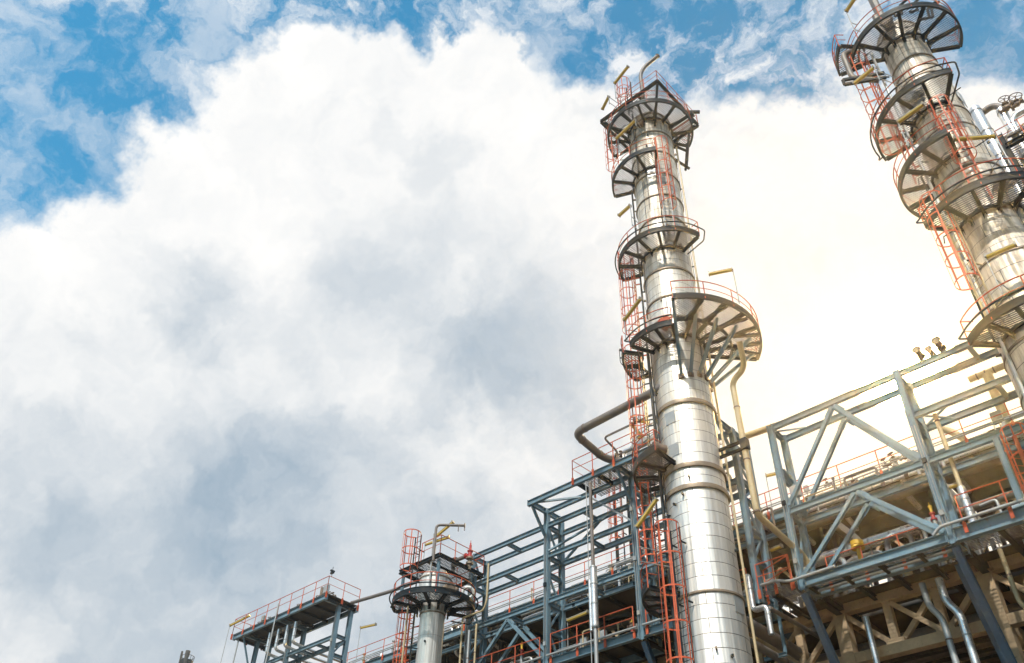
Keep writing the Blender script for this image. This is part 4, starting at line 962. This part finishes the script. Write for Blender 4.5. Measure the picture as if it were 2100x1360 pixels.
# small pipework, boxes and cables that fill the decks
rnd = random.Random(31)
def clutter(x0, x1, y0, y1, zb, n, where, hmax=1.3):
    for i in range(n):
        x = rnd.uniform(x0, x1); y = rnd.uniform(y0, y1); k = rnd.random(); mt = rnd.choice(('pipe_clad', 'galv', 'brownpipe', 'tan', 'galv', 'iron'))
        if k < .45:
            h = rnd.uniform(.4, hmax); r = rnd.choice((.035, .05, .08, .11)); L = rnd.uniform(.5, 2.2)*rnd.choice((-1, 1))
            m = MB(); m.pipe([(x, y, zb), (x, y, zb+h), (x+L, y, zb+h), (x+L, y+.05, zb)], r, r*3.5, 9); solo(m, 'small_pipe', mt, 'small bent pipe among the pipework '+where, 'pipe', 'small bent pipes '+where)
        elif k < .65:
            h = rnd.uniform(.6, hmax+.4); r = rnd.choice((.04, .07, .12))
            m = MB(); m.tube([(x, y, zb), (x, y, zb+h)], r, 9); m.disk((x, y, zb+h-.02), (x, y, zb+h+.05), r*1.7, 12); m.disk((x, y, zb+h*.5), (x, y, zb+h*.5+.05), r*1.6, 12); solo(m, 'stub_pipe', mt, 'upright flanged stub among the pipework '+where, 'pipe', 'flanged stubs '+where)
        elif k < .82:
            valve((x, y, zb+rnd.uniform(.4, hmax)), (1, rnd.uniform(-.3, .3), 0), (rnd.uniform(-.3, .3), -.4, 1), 'small rusty handwheel valve among the pipework '+where, rnd.uniform(.45, .7), None, 'iron', grp='small valves '+where)
        else:
            m = MB(); w = rnd.uniform(.2, .45); m.box((x, y, zb+.9), w, .18, w*1.2); m.tube([(x, y, zb), (x, y, zb+.9)], .03, 6); m.box((x, y-.1, zb+.9), w*.9, .02, w*1.1); solo(m, 'junction_box', 'galv' if rnd.random() < .6 else 'panel', 'small grey box on a stand '+where, 'box', 'small boxes '+where)
clutter(-32.5, -16.5, 31.7, 33.6, Z1+.2, 44, 'behind the lower walkway rail at left')
clutter(-13.5, -8.6, 32.6, 34.6, Z1+.2, 24, 'behind the lower inverted V brace', 1.6)
clutter(-7.6, 1.5, 31.8, 34.4, Z1+.25, 30, 'behind the walkway rail at far right', 1.5)
clutter(-24.0, -18.2, 30.1, 31.8, ZO+.2, 9, 'on the top deck', .8)
clutter(-54.5, -45.6, 30.3, 31.8, 25.22, 14, 'on the far left deck', .8)
clutter(-50, 3, 36.4, 36.9, ZC+.05, 60, 'along the high cooler deck', .75)
clutter(-32, -17, 32.6, 34.2, Z2+.22, 20, 'on the shaded mid deck', 1.0)
clutter(-15.6, -8.6, 31.5, 32.1, 20.35, 10, 'on the upper beams of the right frame', .9)
clutter(-31, -17, 36.5, 40, 17.72, 30, 'in the shade under the air coolers at left', 2.6)
clutter(-15, 3, 36.5, 40, 17.72, 30, 'in the shade under the air coolers at right', 2.6)
def post_fittings(par, x, y, z0, z1, side=1):
    for dx in (-.05, .05):
        m = MB(); m.tube([(x+dx, y-.15*side, z0), (x+dx, y-.15*side, z1)], .014, 5); m.build('conduit', 'galv', par)
    z = z0+.6
    while z < z1:
        m = MB(); m.box((x, y-.17*side, z), .16, .09, .2); m.build('junction_box', rnd.choice(('galv', 'dark', 'panel')), par); z += rnd.uniform(1.6, 3.2)
for x in (-33.0, -27.45, -21.85): post_fittings(F1, x, YF, Z1+.3, ZT-.5)
for x in (-14.1, -8.2, -2.3): post_fittings(F2, x, YF, Z1+.3, 21.8)
post_fittings(F3, -45.2, YF, 14, 24.4); post_fittings(F3, -50.2, YF, 14, 24.4)
# splice plates with bolts on the frame posts just above the walkway
for par, xs in ((F1, (-33.0, -27.45, -21.85, -16.0)), (F2, (-14.1, -8.2, -2.3))):
    for x in xs:
        for y in (YF, YB):
            m = MB()
            for e in (-1, 1):
                m.box((x+e*.075, y-.137, Z1+1.1), .06, .014, .7)
                for j in range(7): m.tube([(x+e*.075, y-.13, Z1+.82+j*.095), (x+e*.075, y-.165, Z1+.82+j*.095)], .016, 5)
            m.build('splice_plate', 'blue', par)
# lugs, cables and tags on the column shells
def shell_detail(col, c, r, base_ang, z0, z1, n):
    for i in range(n):
        a = base_ang+rnd.uniform(-95, 95); z = rnd.uniform(z0, z1); rr = r(z); u = V3(math.cos(R_(a)), math.sin(R_(a)))
        m = MB(); k = rnd.random()
        if k < .5: m.bar(pol(c, rr-.02, a, z), pol(c, rr+rnd.uniform(.08, .2), a, z), .07, .09); m.build('lug', 'dark' if k < .3 else 'band', col)
        elif k < .8:
            L = rnd.uniform(1.5, 4.5); m.tube([pol(c, rr+.05, a, z), pol(c, rr+.05, a+.6, z+L*.5), pol(c, rr+.05, a, z+L)], .014, 5); m.build('cable', 'black', col)
        else:
            s_ = V3(-u.y, u.x); p = pol(c, rr+.008, a, z); m.bar(p-V3(0, 0, .3), p+V3(0, 0, .3), .5, .02, up=u); m.build('patch_plate', 'galv', col)
shell_detail(CA, A, lambda z: 1.25, AB, 12, 45, 46)
shell_detail(CB, B, lambda z: 1.52 if z < 21 else (1.3 if z < 30 else (1.13 if z < 35.8 else 1.0)), BB, 17, 38.5, 26)
shell_detail(CV, VV, lambda z: .64, VB, 12, 20, 6)
for z in (44.9, 33.9, 27.9):
    m = MB()
    pts = [pol(A, 1.9+.25*math.sin(i*1.3), AB-70+i*13, z+.06-.09*abs(math.sin(i*1.1))) for i in range(9)]
    m.tube(pts, .022, 6); m.build('cable', 'black', CA)
for z in (38.4, 32.9, 29.5, 26.1):
    m = MB()
    pts = [pol(B, 1.9+.2*math.sin(i*1.7), BB-60+i*12, z+.04-.1*abs(math.sin(i*1.2))) for i in range(9)]
    m.tube(pts, .025, 6); m.build('cable', 'black', CB)

# ================================================================== lamps
def lpx(a, b, z, label, drop=1.6, tie=None):
    p = at(*a, Z=z); q = at(*b, Z=z)
    d = (q-p); L = d.length
    if L > 1.7:                      # lamp hangs tilted: keep its real 1.4 m length
        q = at(*b, dep=(p-EYE).dot(FW)); d = q-p
    stem = [p+V3(0, 0, -drop), p+V3(0, 0, -.05)]
    t = lamp(p, q, label, stem)
    if tie:                          # arm clamping the pole to the rail or shell it stands beside
        ax, rr = tie; u = V3(p.x-ax[0], p.y-ax[1]); L = u.length
        if L > .05:
            e = V3(ax[0], ax[1], 0)+u*(rr/L)
            for k in (.15, .75): m = MB(); m.tube([p+V3(0, 0, -drop+k), V3(e.x, e.y, p.z-drop+k)], .022, 6); m.build('clamp_arm', 'galv', t)
    return t
c1 = lambda x, y: px(1200, 80, 3.4, x, y); c2 = lambda x, y: px(1200, 420, 3.238, x, y); c3 = lambda x, y: px(1140, 780, 4.25, x, y)
r1 = lambda x, y: px(1680, 0, 4.533, x, y); r2 = lambda x, y: px(1760, 200, 4.25, x, y); r3 = lambda x, y: px(1860, 480, 4.25, x, y); v1_ = lambda x, y: px(780, 1040, 4.25, x, y)
lpx(c1(205, 310), c1(300, 190), 47.6, 'yellow tube lamp highest on the front column, beside the summit cage', tie=(A, 2.5))
lpx(c1(165, 400), c1(120, 490), 46.6, 'short yellow tube lamp hanging off the left rim of the front column top ring', .8, tie=(A, 2.5))
lpx(c1(350, 565), c1(215, 695), 44.6, 'yellow tube lamp slung under the front column top ring', .6, tie=(A, 1.25))
lpx(c1(315, 1160), c1(235, 1232), 36.3, 'yellow tube lamp on a thin pole left of the front column mid ring', tie=(A, 2.5))
lpx(c2(980, 428), c2(820, 460), 30.9, 'yellow tube lamp on a bent pole above the widest platform', 2.2, tie=(A, 3.85))
lpx(c2(260, 765), c2(370, 620), 29.8, 'yellow tube lamp left of the front column beside the orange cage', 1.4, tie=(A, 2.4))
lpx(c3(700, 1280), c3(878, 1030), 18.6, 'largest yellow tube lamp, diagonal beside the lower ladder cage', 1.6, tie=(A, 1.3))
lpx(c3(655, 375), c3(790, 540), 26.9, 'yellow tube lamp sloping down by the top deck rail', 1.8, tie=(A, 2.4))
lpx(c3(690, 350), c3(815, 362), 26.95, 'level yellow tube lamp by the top deck rail', 1.8, tie=(A, 2.4))
lpx(v1_(390, 325), v1_(603, 258), 24.9, 'yellow tube lamp leaning over the square platform of the small vessel', 2.0, tie=(VV, 2.1))
lpx(v1_(490, 250), v1_(635, 128), 25.3, 'higher tube lamp beside the vent arm on the small vessel', 2.2, tie=(VV, 1.0))
lpx(r1(510, 625), r1(320, 778), 36.3, 'yellow tube lamp left of the right column under its top ring', 1.0, tie=(B, 1.0))
lpx(r1(730, 1135), r1(970, 965), 31.6, 'yellow tube lamp crossing the right column below the second ring', 1.6, tie=(B, 2.5))
lpx(r1(1635, 1265), r1(1250, 1295), 30.0, 'long level yellow tube lamp right of the right column', 1.8, tie=(B, 1.2))
lpx(r1(250, 105), r1(330, -15), 41.0, 'yellow tube lamp at the top edge beside the right column', 1.8, tie=(B, 2.4))
lpx(r3(680, 200), r3(950, 85), 23.6, 'yellow tube lamp on the lower part of the right column', 1.8, tie=(B, 1.5))
lpx(px(340, 1160, 4.565, 1825, 580), px(340, 1160, 4.565, 1968, 548), 25.6, 'white tube lamp on a slim pole between far left frame and small vessel', 2.6)
lpx(px(340, 1160, 4.565, 600, 560), px(340, 1160, 4.565, 785, 465), 25.8, 'tube lamp reaching over the left end of the far left deck', 4.5)
lpx(px(1520, 740, 4.25, 215, 1000), px(1520, 740, 4.25, 385, 962), 25.6, 'tube lamp on a pole in front of the sunlit frame left post', 2.6)
lpx(px(1500, 1040, 4.25, 335, 375), px(1500, 1040, 4.25, 440, 335), 19.9, 'pale tube lamp below the cooler deck between the two frames', 1.6)
lpx(px(980, 960, 3.4, 625, 1060), px(980, 960, 3.4, 770, 1000), 19.4, 'pale tube lamp behind the lower rail in the middle frame bay', 1.3)
lpx(px(1780, 740, 4.25, 700, 1100), px(1780, 740, 4.25, 800, 1070), 19.6, 'small pale tube lamp beside the post at the right edge', 1.0)

# ================================================================== pipework beyond the right column
for x, z1, l in ((-1.32, 39.6, 'tall capped silver pipe standing beyond the right column'), (.55, 38.2, 'second silver pipe beyond the right column, farther right'))[:1]:
    ppipe([(x, 34, 12), (x, 34, z1)], .27, 'pipe_clad', l, None, [(0, 1, .66), (0, 1, .78), (0, 1, .86), (0, 1, .93), (0, 1, .99)])
def tp(x, y, Y=34.3): return at(x, y, Y=Y)
ppipe([tp(1975, 252, 34.9), tp(2008, 236, 34.9), tp(2036, 216, 34.9), tp(2056, 222, 34.9), tp(2062, 244, 34.5)], .17, 'brownpipe', 'grey pipe looping over between the two silver pipes at the right edge', .5)
ppipe([tp(2052, 226), tp(2052, 226)+V3(0, 0, -14)], .22, 'pipe_clad', 'slimmer silver pipe under the grey loop at the right edge', None, [(0, 1, .02), (0, 1, .12), (0, 1, .22)])
ppipe([tp(2110, 222), tp(2082, 236), tp(2076, 252), tp(2076, 252)+V3(0, 0, -9)], .15, 'pipe_clad', 'silver bent pipe coming in from the right edge below the loop', .5, [(2, 3, .1)])
ppipe([tp(2120, 268), tp(2092, 292), tp(2092, 292)+V3(0, 0, -12)], .34, 'pipe_clad', 'fat pale elbow pipe cut off by the right edge', .9, [(1, 2, .1), (1, 2, .3)])
ppipe([tp(2052, 226)+V3(-.9, 0, -3.2), tp(2052, 226)+V3(-.9, 0, -9)], .24, 'tan', 'tan upright pipe with a yellowed collar at the right edge', None, [(0, 1, .05), (0, 1, .15)])
valve(tp(2064, 222, 34.1), (1, 0, .3), (.2, -.2, 1), 'dark flanged valve on the looping pipe at the upper right', 1.1, .25, 'iron')
valve(tp(2086, 214, 34.1), (1, 0, .3), (.2, -.2, 1), 'dark handwheel valve highest at the upper right edge', .9, .3, 'iron')
clutter(-.8, 2.5, 33.4, 36, 35.55, 12, 'on the upper right pipe tower', 1.2)
clutter(-.8, 2.5, 33.4, 36, 32.35, 12, 'on the lower deck of the right pipe tower', 1.2)
PT = thing('pipe_tower', (1.5, 35, 0), 'dark steel platform tower with orange rails at the upper right edge', 'tower')
for z in (35.4, 32.2, 29.0):
    beam(PT, (-.9, 33.2, z), (6, 33.2, z), .26, .2, 'dark'); beam(PT, (-.9, 36.4, z), (6, 36.4, z), .26, .2, 'dark')
    for x in (-.9, .9, 2.7): beam(PT, (x, 33.3, z), (x, 36.3, z), .2, .16, 'dark')
    railing(PT, [(-1.0, 36.4), (-1.0, 33.1), (6, 33.1)], z+.15, 1.0, 1.0, clamp=False)
    grating_rect(-.8, 4, 33.3, 36.3, z+.16, .14).build('deck_grating', 'grate', PT, smooth=False)
for x, y in ((-.9, 33.2), (-.9, 36.4), (3.2, 33.2)):
    m = MB(); m.ibeam((x, y, 10), (x, y, 36.3), .24, .24, .022, up=(1, 0, 0)); m.build('post', 'dark', PT, smooth=False)
m = MB(); m.bar((-.9, 33.2, 29.2), (-.9, 36.4, 32), .12, .12); m.bar((-.9, 33.2, 32.3), (2.7, 33.2, 35.2), .12, .12); m.build('brace', 'dark', PT)
for x, z in ((.2, 36), (1.1, 36.1)): valve((x, 33.8, z), (1, 0, 0), (0, -.3, 1), 'dark valve on the upper right pipe tower deck', .9, .25, 'iron', grp='valves on the pipe tower')

# ================================================================== distant stacks, lower left
DS = thing('distant_stack', (-140, 105, 0), 'distant dark plant top with two small flared chimneys at bottom left', 'stack')
c0 = at(382, 1358, dep=180)
def dst(pxx, y0, y1, r, flare=True):
    a = at(pxx, y0, dep=180); b = at(pxx, y1, dep=180); m = MB()
    zt, zb = b.z, a.z
    m.tube([(b.x, b.y, zb-30), (b.x, b.y, zt-1.6), (b.x, b.y, zt-1.0), (b.x, b.y, zt)], [r, r, r*1.5, r*1.5], 12); m.build('chimney', 'under', DS)
dst(386, 1358, 1335, .22+.1); dst(374, 1358, 1336, .14)
m = MB(); m.lathe((c0.x, c0.y, c0.z), [(.3, -30), (1.2, -2), (1.35, -.2), (1.3, .3)], 16)
for k in range(14):
    w = 2*math.pi*k/14; m.tube([c0+V3(1.3*math.cos(w), 1.3*math.sin(w), .2), c0+V3(1.4*math.cos(w), 1.4*math.sin(w), 1.1)], .05, 5)
m.torus(c0+V3(0, 0, 1.1), (0, 0, 1), 1.4, .05, 24); m.build('stack_head', 'dark', DS)
